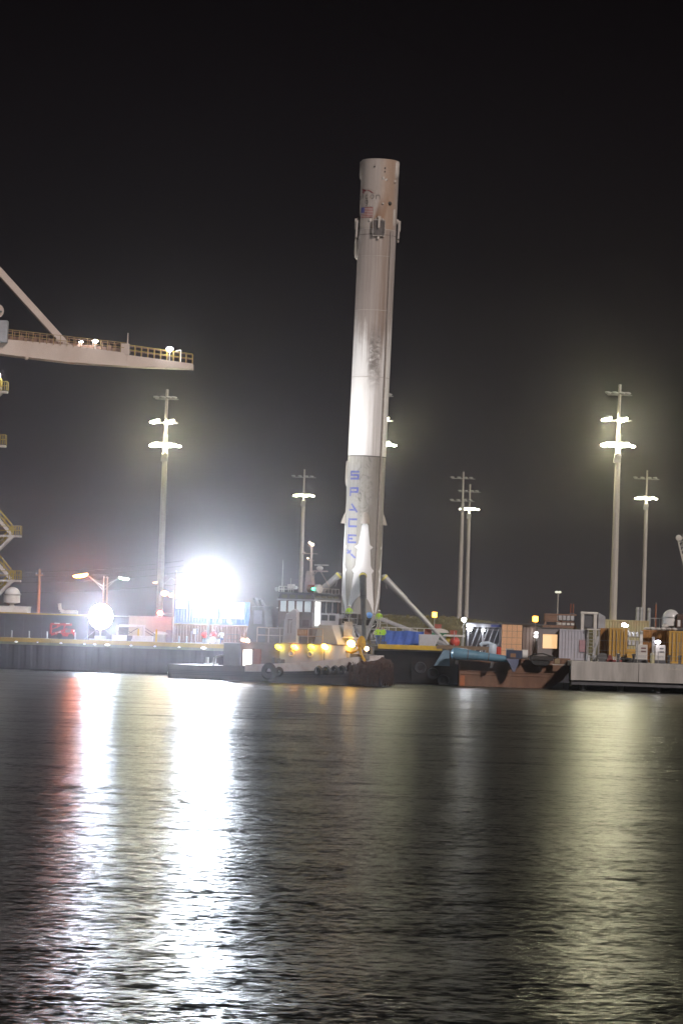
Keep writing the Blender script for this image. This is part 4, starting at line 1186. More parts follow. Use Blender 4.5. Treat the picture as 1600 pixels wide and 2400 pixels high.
# ------------------------------------------------------------------ floodlight towers
def flood_tower(label, px, py, Y, base_z, rx, rz, lens, spots, mast_r=.12, seed=1):
    """bank of round flood heads crowded on a rack, loose towards the rim"""
    c = W(px, py, Y)
    t = thing('floodlight_tower', label, 'floodlight', (c.x, Y, base_z))
    hz = c.z - base_z
    link('mast', MB().tube((0, .5, 0), (0, .5, hz * .55), mast_r, mast_r, 12).tube((0, .5, hz * .5), (0, .5, hz + rz * .8), mast_r * .7, mast_r * .6, 12), STEEL, t, True)
    link('base', MB().box(-.55, .55, .1, .9, .05, .4).box(-1.1, 1.1, .4, .6, 0, .12), GREY, t, bevel=.03)
    for k in range(-2, 3): link('rack_bar', MB().bar((-rx * (1.0 - .1 * abs(k)), .42, hz + rz * .36 * k), (rx * (1.0 - .1 * abs(k)), .42, hz + rz * .36 * k), .06), STEEL, t)
    for gx in (-1.6, 1.6): link('guy_line', MB().tube((0, .5, hz * .6), (gx, 1.3, .02), .012, .012, 5), STEEL, t)
    lens_mb = MB().lathe([(.02, -.14), (.5, -.12), (.85, -.06), (1, .0), (.97, .06)], 14)
    back_mb = MB().lathe([(1, .065), (.8, .3), (.3, .5), (.02, .52)], 12)
    rnd = random.Random(seed); spots_ = [(0, 0, .23, lens)]
    step = .30; rings = int(round(rx / step))
    for k in range(1, rings + 1):
        n_ = int(2 * math.pi * k / (1.0 if k < rings else .8)); off = rnd.random()
        for i in range(n_):
            g = 2 * math.pi * (i + off) / n_
            spots_.append((k * step * math.cos(g), k * step * math.sin(g) * rz / rx, .235, lens))
    first = {}
    for (x, z, r, m_) in spots_:
        hd = bpy.data.objects.new('lamp_head', None); COL.objects.link(hd); hd.parent = t
        hd.location = (x, rnd.uniform(0, .2), hz + z); hd.scale = (r, r, r); hd.rotation_euler = (R_(-90), 0, 0)
        if m_ not in first:
            first[m_] = (link('reflector', back_mb, STEEL, hd, True), link('lens', lens_mb, m_, hd, True))
        else:
            for f_ in first[m_]:
                o = f_.copy(); COL.objects.link(o); o.parent = hd
    for (tx, energy, size, col) in spots:
        ld = bpy.data.lights.new('floodlight_beam', 'SPOT'); ld.energy = energy; ld.color = col; ld.spot_size = R_(size); ld.spot_blend = .6; ld.shadow_soft_size = 1.2
        lo = bpy.data.objects.new('floodlight_beam', ld); COL.objects.link(lo); lo.parent = t
        lo.location = (0.6, -1.4, hz)
        d = Vector(tx) - Vector((c.x + .6, Y - 1.4, c.z))
        lo.rotation_euler = d.to_track_quat('-Z', 'Y').to_euler()
    return t
target_low = rk_loc + Vector((.2, 0, 13))
target_up = rk_loc + Vector((.4, 0, 30))
flood_tower('blinding white floodlight bank on a thin mast above the blue container', 491, 1377, 296.5, QL_Z, 1.6, 1.85, L_FLOOD,
            [(target_low, 22000, 62, (.95, .97, 1.0)), (target_up, 38000, 42, (1.0, .95, .92))])
flood_tower('smaller blue white floodlight bank glaring beside the red lift', 236, 1445, 297.5, QL_Z, 1.0, 1.05, L_FLOOD2, [(rk_loc + Vector((0, 0, 8)), 6000, 50, (.9, .95, 1))], .08, 4)

# ------------------------------------------------------------------ street lamps, poles, cables
def street_lamp(label, px, Y, top_py, arms, h_extra=.4):
    top = W(px + 3, top_py, Y)
    base = at(px, Y, LAND)
    t = thing('street_lamp', label, 'street lamp', base, 0, 'street lamps')
    h = top.z - LAND
    link('pole', MB().tube((0, 0, 0), (0, 0, h), .13, .08, 10), mat('aged_lamp_pole', (.4, .34, .28), .6, .2), t, True)
    link('pole_cap', MB().ball((0, 0, h), .14), STEEL, t, True)
    for (dx_px, dy_px, mt, s) in arms:
        d = met(dx_px, Y); z = h - met(dy_px, Y)
        sx = 1 if d > 0 else -1
        link('arm', MB().path([(0, 0, h - 1.1), (d * .25, 0, h - .75), (d * .6, 0, z - .15), (d - sx * .35, 0, z + .02)], .04, 8).path([(0, 0, h - 1.6), (d * .6, 0, z - .15)], .03, 8), STEEL, t, True)
        hd = bpy.data.objects.new('lamp_head', None); COL.objects.link(hd); hd.parent = t; hd.location = (d, 0, z); hd.rotation_euler = (0, R_(10 * sx), 0)
        link('housing', MB().ball((0, 0, .05), .75 * s, .25 * s, .18 * s, 14, 5, 0, 90), GREY, hd, True)
        link('lens', MB().ball((0, 0, .03), .66 * s, .24 * s, .22 * s, 14, 5, -90, 0), mt, hd, True)
    return t
street_lamp('street lamp with one orange and one greenish lamp behind the small floodlight', 239, 360, 1352, [(-56, -2, L_ORANGE, 1.25), (46, 2, L_GREEN, .9)])
street_lamp('street lamp with a single arm reaching behind the left light mast', 407, 372, 1340, [(-44, 26, glow('dim_sodium_lens', (1, .45, .2), 14), .75)])
t = street_lamp('plain lamp pole standing right behind the two armed street lamp', 247, 366, 1353, [])
# red signals on a gantry
SGY = 304.0
p = at(402, SGY, LAND)
t = thing('signal_gantry', 'signal post with red and orange lamps just right of the left mast foot', 'signal', p)
top = W(403, 1384, SGY).z - LAND
link('post', MB().tube((0, 0, 0), (0, 0, top), .07, .05, 8), STEEL, t, True)
for k, (px, py, mt, s_) in enumerate(((386, 1391, glow('orange_signal_lens', (1, .38, .16), 30), .24), (402, 1396, glow('orange_signal_lens', (1, .38, .16), 30), .17), (375, 1437, L_RED, .21))):
    q = W(px, py, SGY) - Vector((p.x, SGY, LAND))
    link('signal_lamp', MB().ball((q.x, -.25, q.z), s_ * 1.3, s_ * .6, s_), mt, t, True)
    link('signal_arm', MB().bar((0, 0, q.z), (q.x, -.1, q.z), .06), STEEL, t)

WOODP = mat('brown_timber_pole', (.34, .21, .13), .85, var=.2, streak=.1)
pp = at(87, 362, LAND)
t = thing('utility_pole', 'orange lit timber utility pole standing left of the street lamps', 'pole', pp)
hp = W(90, 1334, 362).z - LAND
link('pole', MB().tube((0, 0, 0), (0, 0, hp), .26, .13, 12), WOODP, t, True)
link('crossarm', MB().box(-.45, .45, -.2, -.1, hp - .75, hp - .62), WOODP, t)
for x in (-.35, .35): link('insulator', MB().tube((x, -.15, hp - .62), (x, -.15, hp - .42), .05, .04, 8), GREY, t, True)
link('meter_box', MB().box(.3, .5, -.2, .1, .1, 1.5), WOODP, t)
for i, (ya, yb) in enumerate(((1338, 1318), (1350, 1330), (1361, 1345), (1384, 1372))):
    a = W(-60, ya + 2, 361.6); b = W(430, yb - 4, 372)
    mb = MB(); P = []
    for k in range(13):
        u = k / 12; q = a.lerp(b, u); q.z -= .5 * (1 - (2 * u - 1) ** 2); P.append(q - a)
    mb.path(P, .028, 5)
    tag(link('power_line', mb, DSTEEL, loc=a), ('highest', 'second highest', 'third highest', 'lowest')[i] + ' of the four power lines crossing the utility pole', 'cable', 'power lines')

# ------------------------------------------------------------------ ship-to-shore crane reaching in from the left
CRM = mat('crane_cream_paint', (.56, .47, .42), .5, var=.07, scale=.4, dirt=(.4, .28, .22), dirt_amt=.35)
CYEL = mat('crane_yellow_rail', (.38, .29, .05), .6, var=.2)
crane = thing('gantry_crane', 'cream gantry crane boom reaching in from the left edge', 'crane', at(-260, 312, LAND))
co = crane.location
def cw(px, py, Y): return W(px, py, Y) - co
# boom: box girder, deep on the left, stepping to a thinner tip
def girder(secs_):
    V = []
    for (px, pt, pb, Y, d) in secs_:
        a = cw(px, pt, Y); b = cw(px, pb, Y)
        V += [a, b, b + Vector((0, d, 0)), a + Vector((0, d, 0))]
    F = []
    for j in range(len(secs_) - 1):
        o = 4 * j
        F += [(o + i, o + (i + 1) % 4, o + 4 + (i + 1) % 4, o + 4 + i) for i in range(4)]
    F += [(0, 1, 2, 3), tuple(len(V) - 4 + i for i in range(4))]
    return MB().add(V, F)
link('boom_girder', girder([(-260, 764, 800, 308, 3.2), (0, 793, 828.5, 316, 3.0), (160, 808, 848.5, 321, 2.6), (298, 827, 858, 324.6, 2.2)]), CRM, crane, bevel=.03)
link('boom_tip', girder([(298, 831, 858.5, 324.7, 2.0), (452, 852, 865, 328, 1.6)]), CRM, crane, bevel=.03)
link('boom_stay', MB().bar(cw(-120, 505, 318), cw(152, 806, 321.6), .72, .72), CRM, crane, bevel=.05)
link('stay_lug', MB().bar(cw(46, 684, 320.2), cw(50, 688, 320.2), .3), CRM, crane)
link('stay_foot', MB().bar(cw(130, 796, 321.2), cw(165, 812, 321.6), .6, .4), CRM, crane)
link('trolley_sheave', MB().tube(cw(-8, 728, 315.2), cw(-8, 728, 316), .75, .75, 16), CRM, crane, True)
link('sheave_hub', MB().tube(cw(2, 730, 314.9), cw(2, 730, 316), .12, .12, 10), DSTEEL, crane, True)
link('machinery_box', MB().box(0, 1.3, 0, 1.2, 0, 2.2), GREY, crane, bevel=.05, loc=cw(-14, 800, 315.2))
link('underslung_lamp', MB().ball(cw(62, 838, 318.2), .25), CRM, crane, True)
link('tip_lamp_bracket', MB().ball(cw(389, 863, 326.6), .12), CRM, crane, True)
def boom_rail(pa, pb, n, back, mt, h=1.05):
    a0, b0 = pa, pb
    for i in range(n + 1):
        q = a0.lerp(b0, i / n) + Vector((0, back, 0)); link('rail_post', MB().bar(q, q + Vector((0, 0, h)), .07), mt, crane)
    mb = MB()
    for k in (h, h * .52):
        mb.bar(a0 + Vector((0, back, k)), b0 + Vector((0, back, k)), .06)
    link('rail', mb, mt, crane)
A = cw(12, 795, 316.4); B = cw(298, 827, 324.5); C_ = cw(300, 831, 324.7); D = cw(450, 852, 328)
RUSTR = mat('boom_rail_paint', (.32, .22, .09), .6, var=.2)
boom_rail(A, B, 18, .15, RUSTR); boom_rail(A, B, 18, 2.4, mat('far_boom_rail', (.30, .17, .11), .6))
boom_rail(C_, D, 10, .15, CYEL); boom_rail(C_, D, 10, 1.5, mat('far_boom_rail', (.3, .17, .11)))
# cable trays and sheaves along the boom top
mb = MB()
for i in range(26):
    q = A.lerp(B, i / 25) + Vector((0, 1.3, .1)); mb.box(q.x - .22, q.x + .22, q.y - .3, q.y + .3, q.z, q.z + .35 + .25 * (i % 3 == 0))
link('cable_tray', mb, mat('rust_cable_tray', (.26, .16, .12), .7, var=.3), crane)
link('boom_cabinet', MB().box(0, .9, 0, .7, 0, 1.15), CRM, crane, bevel=.03, loc=cw(282, 830, 324.4))
link('boom_aerial', MB().tube(cw(298, 832, 324.6), cw(300, 780, 324.6), .09, .06, 8), CRM, crane, True)
def crane_lamp(px, py, Y, s, h):
    c = cw(px, py, Y)
    link('lamp_post', MB().tube(c - Vector((0, 0, h)), c, .06, .05, 8), WHITE, crane, True)
    o = link('boom_lamp', MB().ball((0, 0, 0), s, s * .6, s * .6), L_WHITE, crane, True, loc=c + Vector((0, -.1, .1)))
crane_lamp(398, 820, 326.6, .34, 1.1); crane_lamp(223, 802, 322.6, .26, .7)
link('boom_lamp', MB().ball(cw(190, 801, 322), .18, .1, .08), L_WHITE, crane, True)
link('tip_frame', MB().bar(cw(423, 848, 327.4), cw(424, 820, 327.4), .1).bar(cw(424, 820, 327.4), cw(412, 822, 327.4), .1), WHITE, crane)
# leg stairs with yellow landings at the picture's left edge
def landing(px, py, Y, wpx, rail_px):
    a = cw(px - 60, py, Y); b = cw(px, py, Y)
    link('landing', MB().box(0, b.x - a.x, -.1, 1.3, -.18, 0), OFFWHITE, crane, loc=a)
    h = met(rail_px, Y); mb = MB()
    for i in range(6):
        q = a.lerp(b, .55 + .45 * i / 5); mb.bar(q - Vector((0, .1, 0)), q + Vector((0, -.1, h)), .07)
    for k in (h, h * .5): mb.bar(a + Vector((0, -.1, k)), b + Vector((.05, -.1, k)), .07)
    mb.bar(b + Vector((-1.0, 1.2, 0)), b + Vector((-.6, 1.2, h)), .07).bar(b + Vector((0, 1.2, 0)), b + Vector((0, 1.2, h)), .06).bar(b + Vector((0, -.1, h)), b + Vector((0, 1.2, h)), .06)
    link('landing_rail', mb, CYEL, crane)
SY = 311.0
landing(48, 1253, SY, 48, 20); landing(47, 1358, SY, 47, 20); landing(16, 914, SY, 16, 20); landing(12, 1041, SY, 12, 22)
def stair(p, q, n=16):
    a = cw(*p, SY + .2); b = cw(*q, SY + .2); mb = MB(); mb2 = MB()
    for y in (-.25, .75):
        mb.bar(a + Vector((0, y, 0)), b + Vector((0, y, 0)), .12, .26)
        mb2.bar(a + Vector((0, y, 1.0)), b + Vector((0, y, 1.0)), .07); mb2.bar(a + Vector((0, y, .5)), b + Vector((0, y, .5)), .06)
        for i in range(0, n + 1, 4):
            q_ = a.lerp(b, i / n); mb2.bar(q_ + Vector((0, y, 0)), q_ + Vector((0, y, 1.0)), .06)
    link('stair_stringer', mb, OFFWHITE, crane); link('stair_rail', mb2, CYEL, crane)
    for i in range(n):
        q_ = a.lerp(b, (i + .5) / n); link('stair_tread', MB().box(q_.x - .15, q_.x + .15, q_.y - .25, q_.y + .75, q_.z - .03, q_.z), STEEL, crane)
stair((-40, 1175), (26, 1252)); stair((-50, 1335), (30, 1256)); stair((-40, 1282), (24, 1356)); stair((-50, 1440), (30, 1360))
stair((-60, 840), (2, 912)); stair((-60, 985), (2, 920))
link('diagonal_brace', MB().bar(cw(-80, 1290, SY + 1.5), cw(34, 1256, SY + 1.5), .22).bar(cw(-80, 1395, SY + 1.5), cw(34, 1361, SY + 1.5), .22).bar(cw(-80, 1262, SY + 1.4), cw(34, 1257, SY + 1.4), .26).bar(cw(-80, 1368, SY + 1.4), cw(34, 1361, SY + 1.4), .26), CRM, crane)
link('crane_leg', MB().box(-1.0, 1.0, -1, 1, 0, 28), CRM, crane, bevel=.1, loc=Vector((met(120, 312), 0, 0)))
link('stair_lamp', MB().ball(cw(-6, 880, SY), .3), L_WHITE, crane, True); link('stair_lamp', MB().ball(cw(-14, 1150, SY), .3), L_WHITE, crane, True)
link('crane_sill', MB().box(-1.5, 8, -1.2, 1.2, .6, 2.2), CRM, crane, bevel=.1)

# ------------------------------------------------------------------ left quay furniture
def corrugated(name, x0, x1, y, z0, z1, mt, parent, pitch=.27, depth=.04):
    """front panel pressed in vertical ribs"""
    n = max(2, int((x1 - x0) / pitch)); P = []
    for i in range(n):
        a = x0 + (x1 - x0) * i / n; w = (x1 - x0) / n
        P += [(a, y), (a + w * .35, y), (a + w * .5, y - depth), (a + w * .85, y - depth)]
    P.append((x1, y)); k = len(P)
    return link(name, MB().add([(a, b, z0) for a, b in P] + [(a, b, z1) for a, b in P], [(i, i + 1, k + i + 1, k + i) for i in range(k - 1)]), mt, parent)
def container(name, label, cat, loc, w, d, h, mt, group=None, side=None, post=None, end='ribs'):
    """shipping container: w across the view, d away; ribbed front, corner posts, rails, castings"""
    t = thing(name, label, cat, loc, 0, group)
    link('body', MB().box(.04, w - .04, .08, d, .12, h - .05), side or mt, t)
    corrugated('front_panel', .14, w - .14, .06, .2, h - .16, mt, t)
    pm = post or mt
    for x in (0, w - .14): link('corner_post', MB().box(x, x + .14, -.01, .13, 0, h), pm, t)
    link('top_rail', MB().box(.145, w - .145, -.005, .12, h - .16, h - .01), pm, t)
    link('bottom_rail', MB().box(.145, w - .145, -.005, .12, .02, .2), pm, t)
    if end == 'doors':
        mb = MB()
        for k in range(4):
            x = .3 + (w - .6) * k / 3; mb.tube((x, -.06, .2), (x, -.06, h - .2), .025, .025, 6)
        link('locking_bars', mb, STEEL, t, True)
        for z in (.55, 1.05, 1.6, 2.1):
            if z < h - .2: link('door_hinge_rib', MB().box(.16, w - .16, -.02, .0, z, z + .05), pm, t)
    return t
DARKW = mat('dark_slate_cladding', (.05, .052, .065), .7, var=.2, scale=.5)
a = at(-120, 318, QL_Z); b = at(206, 318, QL_Z)
sh = thing('dark_shed', 'long dark slate shed behind the yellow quay edge at far left', 'building', (a.x, 318, LAND))
w_ = b.x - a.x; h_ = W(40, 1439, 318).z - LAND
link('wall', MB().box(0, w_, .05, 9, 0, h_), DARKW, sh)
i = 0; x = 0
while x < w_ - .3:
    link('cladding_panel', MB().box(x + .02, min(w_, x + 1.9) - .02, 0, .055, .1, h_ - .1), DARKW, sh); x += 1.9
link('eave', MB().box(-.1, w_ + .1, -.12, .3, h_ + .004, h_ + .14), mat('ochre_eave_trim', (.40, .27, .07), .6), sh)
# white slab and radome on the shed roof
a = at(-70, 316.5, 5); b = at(60, 316.5, 5)
zt = h_ + LAND + .15
t = thing('roof_plinth', 'glaring white plinth on the dark shed roof under the left radome', 'plinth', (a.x, 318.2, zt))
link('slab', MB().box(0, b.x - a.x, 0, 3.4, 0, .55), WHITE, t, bevel=.03)
link('coping', MB().box(-.05, b.x - a.x + .05, -.05, 3.45, .554, .64), WHITE, t)
def radome(label, px, Y, z, s):
    p = at(px, Y, z)
    t = thing('radome', label, 'radome', p, 0, 'radomes')
    link('foot', MB().lathe([(.3 * s, 0), (.22 * s, .1 * s), (.22 * s, .22 * s), (.5 * s, .3 * s)], 16, cap=True), WHITE, t, True)
    link('drum', MB().lathe([(.5 * s, .3 * s), (.8 * s, .36 * s), (.82 * s, .45 * s), (.82 * s, 1.15 * s)], 28), WHITE, t, True)
    link('dome', MB().ball((0, 0, 1.16 * s), .82 * s, .82 * s, .80 * s, 28, 9, 0, 90), mat('satin_white_radome', (.66, .66, .66), .3, var=.04), t, True)
    link('band', MB().lathe([(.82 * s, 1.1 * s), (.86 * s, 1.12 * s), (.86 * s, 1.2 * s), (.82 * s, 1.22 * s)], 28), STEEL, t, True)
    link('latch', MB().box(-.9 * s, -.82 * s, -.1, .1, .3 * s, 1.2 * s).ball((.84 * s, 0, 1.2 * s), .09), STEEL, t)
    return t
radome('white domed radome at the left edge below the crane stairs', 28, 319.6, zt + .64, 1.0)

# red boom lift
p = at(145, 297.6, QL_Z)
t = thing('boom_lift', 'folded red boom lift parked at the quay edge, left of the small floodlight', 'lift', p)
REDM = mat('worn_red_paint', (.42, .035, .04), .5, var=.15, dirt=(.18, .05, .04), dirt_amt=.4)
link('chassis', MB().box(-.5, 1.2, -.5, .6, .25, .6).box(.2, 1.15, -.45, .5, .6, .95), REDM, t, bevel=.04)
link('boom', MB().bar((-1.05, 0, .35), (.5, 0, .95), .2, .22).bar((-1.1, .2, .45), (-1.1, .2, 1.35), .2).bar((-1.15, .1, 1.38), (.9, .1, 1.38), .14, .2), REDM, t, bevel=.02)
link('jib', MB().bar((-.5, -.2, 1.0), (-.4, -.2, 1.38), .1).bar((.15, -.2, .95), (.3, -.2, 1.38), .1).bar((-.95, -.15, .9), (-.2, -.15, 1.25), .1), REDM, t)
for x in (-.2, .9):
    for y in (-.55, .6): link('wheel', MB().tube((x, y - .1, .27), (x, y + .1, .27), .27, .27, 16), BLACK, t, True)
link('engine_hatch', MB().box(.35, .85, -.52, -.51, .62, .92), DGREY, t)
for x0, z0, x1, z1 in ((-.75, 1.47, -.25, 1.47), (.35, 1.47, .7, 1.47), (-.6, .52, -.1, .68)):
    link('decal_plate', MB().bar((x0, -.13, z0), (x1, -.13, z1), .03, .08), OFFWHITE, t)
link('headlamp', MB().ball((1.15, -.5, .8), .07), glow('dull_headlamp', (1, .85, .7), 1.5), t)
# steel posts along the edge
for i, px in enumerate((27, 68, 110, 176, 419, 437)):
    p = at(px, QL_Y + .9, QL_Z)
    t = thing('quay_post', ('first', 'second', 'third', 'fourth', 'fifth', 'sixth')[i] + ' short grey post from the left along the quay edge', 'post', p, 0, 'quay edge posts')
    link('post', MB().tube((0, 0, 0), (0, 0, .62), .075, .075, 10), STEEL, t, True); link('cap', MB().ball((0, 0, .62), .085, .085, .05), STEEL, t, True); link('base', MB().box(-.14, .14, -.14, .14, 0, .03), STEEL, t)
# white glints along the quay edge, added as small glowing caps
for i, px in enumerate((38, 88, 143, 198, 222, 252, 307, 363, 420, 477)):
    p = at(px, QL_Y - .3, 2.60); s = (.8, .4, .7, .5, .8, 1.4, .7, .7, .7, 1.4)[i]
    t = thing('edge_glint', ('first', 'second', 'third', 'fourth', 'fifth', 'sixth', 'seventh', 'eighth', 'ninth', 'tenth')[i] + ' small glowing cap from the left, standing in for a glint under the yellow quay edge', 'lamp', p, 0, 'quay edge glints')
    link('lens', MB().ball((0, -.05, 0), .2 * s, .1, .09 * s, 12, 6), glow('edge_glint_glow', (1, 1, .97), 1.3), t, True)  # glowing cap standing in for a glint
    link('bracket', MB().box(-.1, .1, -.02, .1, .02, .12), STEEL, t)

# white barrier frames, pale wall, pickup-like gate left of the mast foot
p = at(262, 299, QL_Z)
t = thing('gangway_gate', 'white gangway gate with sloping handrails right of the small floodlight', 'gate', p)
wd = at(358, 299, QL_Z).x - p.x
link('plinth', MB().box(0, wd * .36, 0, .8, 0, .55), WHITE, t, bevel=.03); link('plinth', MB().box(wd * .50, wd, 0, .8, 0, .52), WHITE, t, bevel=.03)
link('ramp_panel', MB().prism([(wd * .46, .02), (wd * .52, .02), (wd * .52, .5)], .02, .78), WHITE, t)
link('dark_gap_panel', MB().box(wd * .362, wd * .498, .1, .7, 0, .5), DGREY, t)
link('portal', MB().box(wd * .74, wd * .80, .1, .3, .52, 1.55).box(wd * .16, wd * .80, .1, .3, 1.35, 1.55).box(wd * .1, wd * .15, .1, .3, .55, 1.5), WHITE, t, bevel=.03)
mb = MB()
for a_, b_ in (((.18, 1.3), (.5, .75)), ((.05, 1.0), (.36, .6)), ((.36, .6), (.62, 1.25)), ((.8, 1.3), (1.05, .7)), ((.8, 1.0), (1.0, .55))):
    mb.bar((wd * a_[0], .05, a_[1]), (wd * b_[0], .05, b_[1]), .06)
link('handrail', mb, DSTEEL, t)
link('yellow_post', MB().box(wd * .62, wd * .66, .0, .12, .52, 1.2).box(wd * 1.06, wd * 1.10, .0, .12, 0, 1.2), YELLOW, t)
p = at(300, 306, QL_Z - .4); e = at(413, 306, QL_Z - .4)
t = thing('site_office', 'pale cream low site office behind the left light mast foot', 'building', p)
wd = e.x - p.x
link('wall', MB().box(0, wd, .05, 3, 0, 2.75), mat('cream_cladding', (.55, .52, .44), .6, var=.08), t)
for k in range(6): link('cladding_panel', MB().box(wd * k / 6 + .02, wd * (k + 1) / 6 - .02, 0, .055, .1, 2.65), mat('cream_cladding', (.55, .52, .44)), t)
link('roof', MB().box(-.1, wd + .1, -.1, 3.1, 2.754, 2.85), OFFWHITE, t)
link('door', MB().box(wd * .78, wd * .92, -.03, .0, .0, 1.55), GREY, t); link('handle', MB().box(wd * .90, wd * .915, -.06, -.03, .75, .85), STEEL, t)
# white car-like machine at mast foot
p = at(372, 300.5, QL_Z)
t = thing('concrete_footing', 'grey concrete footing with white cover at the foot of the left mast', 'footing', p)
link('block', MB().box(-.65, .65, -.5, .5, 0, .7), CONC, t, bevel=.04); link('cover', MB().ball((.1, -.1, .74), .75, .45, .28, 14, 6, 0, 90), WHITE, t, True)

# stacked containers: blue over brown, with white sign panels
p = at(406, 302, QL_Z); e = at(582, 302, QL_Z); wd = e.x - p.x
MAROON = mat('dull_maroon_container', (.26, .14, .115), .6, var=.12, dirt=(.18, .12, .1), dirt_amt=.4)
container('shipping_container', 'long dull maroon container under the blue one', 'container', p, wd, 2.6, 1.82, MAROON, 'stacked containers left of the tugboat')
PBLUE = mat('bright_blue_container', (.12, .24, .62), .5, var=.08)
bc = container('shipping_container', 'long bright blue container with white sign panels, stacked on a maroon one', 'container', p + Vector((0, 0, 1.83)), wd, 2.6, 2.3, PBLUE, 'stacked containers left of the tugboat')
# sign panels are print on the container
SIGN = mat('white_sign_board', (.78, .78, .78), .5, var=.03)
for px0, px1, py0, py1 in ((411, 437, 1408, 1426), (452, 511, 1408, 1448), (518, 573, 1411, 1450)):
    a = W(px0, py1, 301.9) - bc.location; b = W(px1, py0, 301.9) - bc.location
    sg = link('sign_panel', MB().box(a.x, b.x, -.07, -.045, max(.16, a.z), min(2.25, b.z)), SIGN, bc)
a = W(546, 1432, 301.8) - bc.location
INK = mat('faded_sign_ink', (.16, .17, .20), .6)
mb = MB()
for k in range(8):
    g0, g1 = R_(200 + 17.5 * k), R_(200 + 17.5 * (k + 1))
    mb.bar((a.x + .2 * math.cos(g0), -.078, a.z + .2 * math.sin(g0)), (a.x + .2 * math.cos(g1), -.078, a.z + .2 * math.sin(g1)), .012, .06)
link('sign_mark', mb, INK, bc)
mb = MB(); rnd = random.Random(9); x = a.x - .42
while x < a.x + .42:
    w1 = rnd.uniform(.05, .1); mb.box(x, x + w1, -.079, -.071, a.z - .50, a.z - .50 + rnd.uniform(.07, .11)); x += w1 + .03
link('sign_lettering', mb, INK, bc)
# rail fence in front of the containers
p = at(497, 298.5, QL_Z); wd = at(558, 298.5, QL_Z).x - p.x
t = thing('guard_rail', 'dark pipe guard rail right of the seated group on the quay', 'railing', (p.x + met(33, 298), 298.5, QL_Z))
mb = MB(); wr = met(28, 298)
for z in (.45, .95): mb.bar((0, 0, z), (wr, 0, z), .06)
for k in range(3): mb.bar((wr * k / 2, 0, 0), (wr * k / 2, 0, .95), .06)
link('rail', mb, DSTEEL, t)
t = thing('speaker_box', 'black and white box on a post left of the seated group', 'box', at(456, 298.2, QL_Z))
link('post', MB().tube((-.35, 0, 0), (-.35, 0, 1.15), .04, .04, 8).tube((.1, 0, 0), (.1, 0, .95), .035, .035, 8), STEEL, t, True)
link('case', MB().box(-.2, .3, -.2, .3, .85, 1.4), DGREY, t, bevel=.03); link('front', MB().box(-.18, .12, -.22, -.202, .88, 1.37), WHITE, t)
sg_ = 'people seated on the quay'
SRED = (.62, .05, .05)
person('seated person in a red shirt, left of the white drum', at(478, 297.2, QL_Z), R_(15), SRED, KHAKI, 'sit', group=sg_)
person('seated person in a red shirt, directly behind the white drum', at(500, 297.6, QL_Z), R_(-10), SRED, JEANS, 'sit', 1.03, group=sg_)
person('seated person in a white shirt, right of the white drum', at(519, 297.1, QL_Z), R_(-25), (.7, .7, .68), JEANS, 'sit', 1.03, group=sg_)
for px, lb in ((478, 'left'), (500, 'middle'), (519, 'right')):
    q = at(px, 297.35 if px != 500 else 297.75, QL_Z)
    t = thing('stool', 'low stool under the %s one of the seated people' % lb, 'stool', q, 0, 'stools')
    link('seat', MB().box(-.2, .2, -.16, .2, .38, .43), DGREY, t)
    for sx in (-.16, .16):
        for sy in (-.12, .16): link('leg', MB().box(sx - .02, sx + .02, sy - .02, sy + .02, 0, .38), DSTEEL, t)
q = at(498, 296.3, QL_Z)
t = thing('drum', 'round white drum on its side in front of the seated people', 'drum', q)
o = link('shell', MB().lathe([(.02, -.2), (.36, -.2), (.36, .2), (.02, .2)], 24), WHITE, t, True, loc=(0, 0, .36)); o.rotation_euler = (R_(90), 0, 0)
for s in (-1, 1):
    o = link('hoop', MB().lathe([(.36, -.03), (.38, -.03), (.38, .03), (.36, .03)], 24), STEEL, t, True, loc=(0, s * .19, .36)); o.rotation_euler = (R_(90), 0, 0)
for px, lb in ((486, 'left'), (511, 'right')):
    t = thing('bucket', 'white bucket standing at the %s of the round drum' % lb, 'bucket', at(px, 296.6, QL_Z))
    link('pail', MB().lathe([(.02, .01), (.16, .01), (.2, .5), (.18, .5), (.15, .04)], 16), WHITE, t, True); link('rim', MB().lathe([(.2, .46), (.22, .46), (.22, .5), (.2, .5)], 16), STEEL, t, True)
# far ship or plant behind the floodlight: curved white duct
p = at(152, 330, W(152, 1437, 330).z)
t = thing('roof_duct', 'pale bent duct lying on the roof between the utility pole and the street lamp', 'duct', p)
link('duct', MB().path([(-.6, 0, 1.0), (-.5, 0, .3), (-.1, 0, .12), (1.4, 0, .12)], .2, 10), OFFWHITE, t, True)
link('saddle', MB().box(-.5, 1.4, -.25, .25, -.1, -.02), GREY, t)
link('plenum', MB().box(.2, 1.3, -.2, .3, .0, .35), OFFWHITE, t, bevel=.05)
a = at(170, 329, LAND); b = at(300, 329, LAND)
t = thing('low_shed', 'low dark shed behind the small floodlight carrying the pale duct', 'building', (at(120, 329, LAND).x, 328.6, LAND))
wd = b.x - at(120, 329, LAND).x; hh = p.z - .1 - LAND
link('wall', MB().box(0, wd, 0, 5, 0, hh - .1), DARKW, t); link('roof', MB().box(-.1, wd + .1, -.1, 5.1, hh - .096, hh), OFFWHITE, t)

# ------------------------------------------------------------------ right hand side: sheds, containers and gear
ED = 2.62
def span(px0, px1, Y, z):
    a = at(px0, Y, z); b = at(px1, Y, z); return a, b.x - a.x
def ztop(px, py, Y): return W(px, py, Y).z
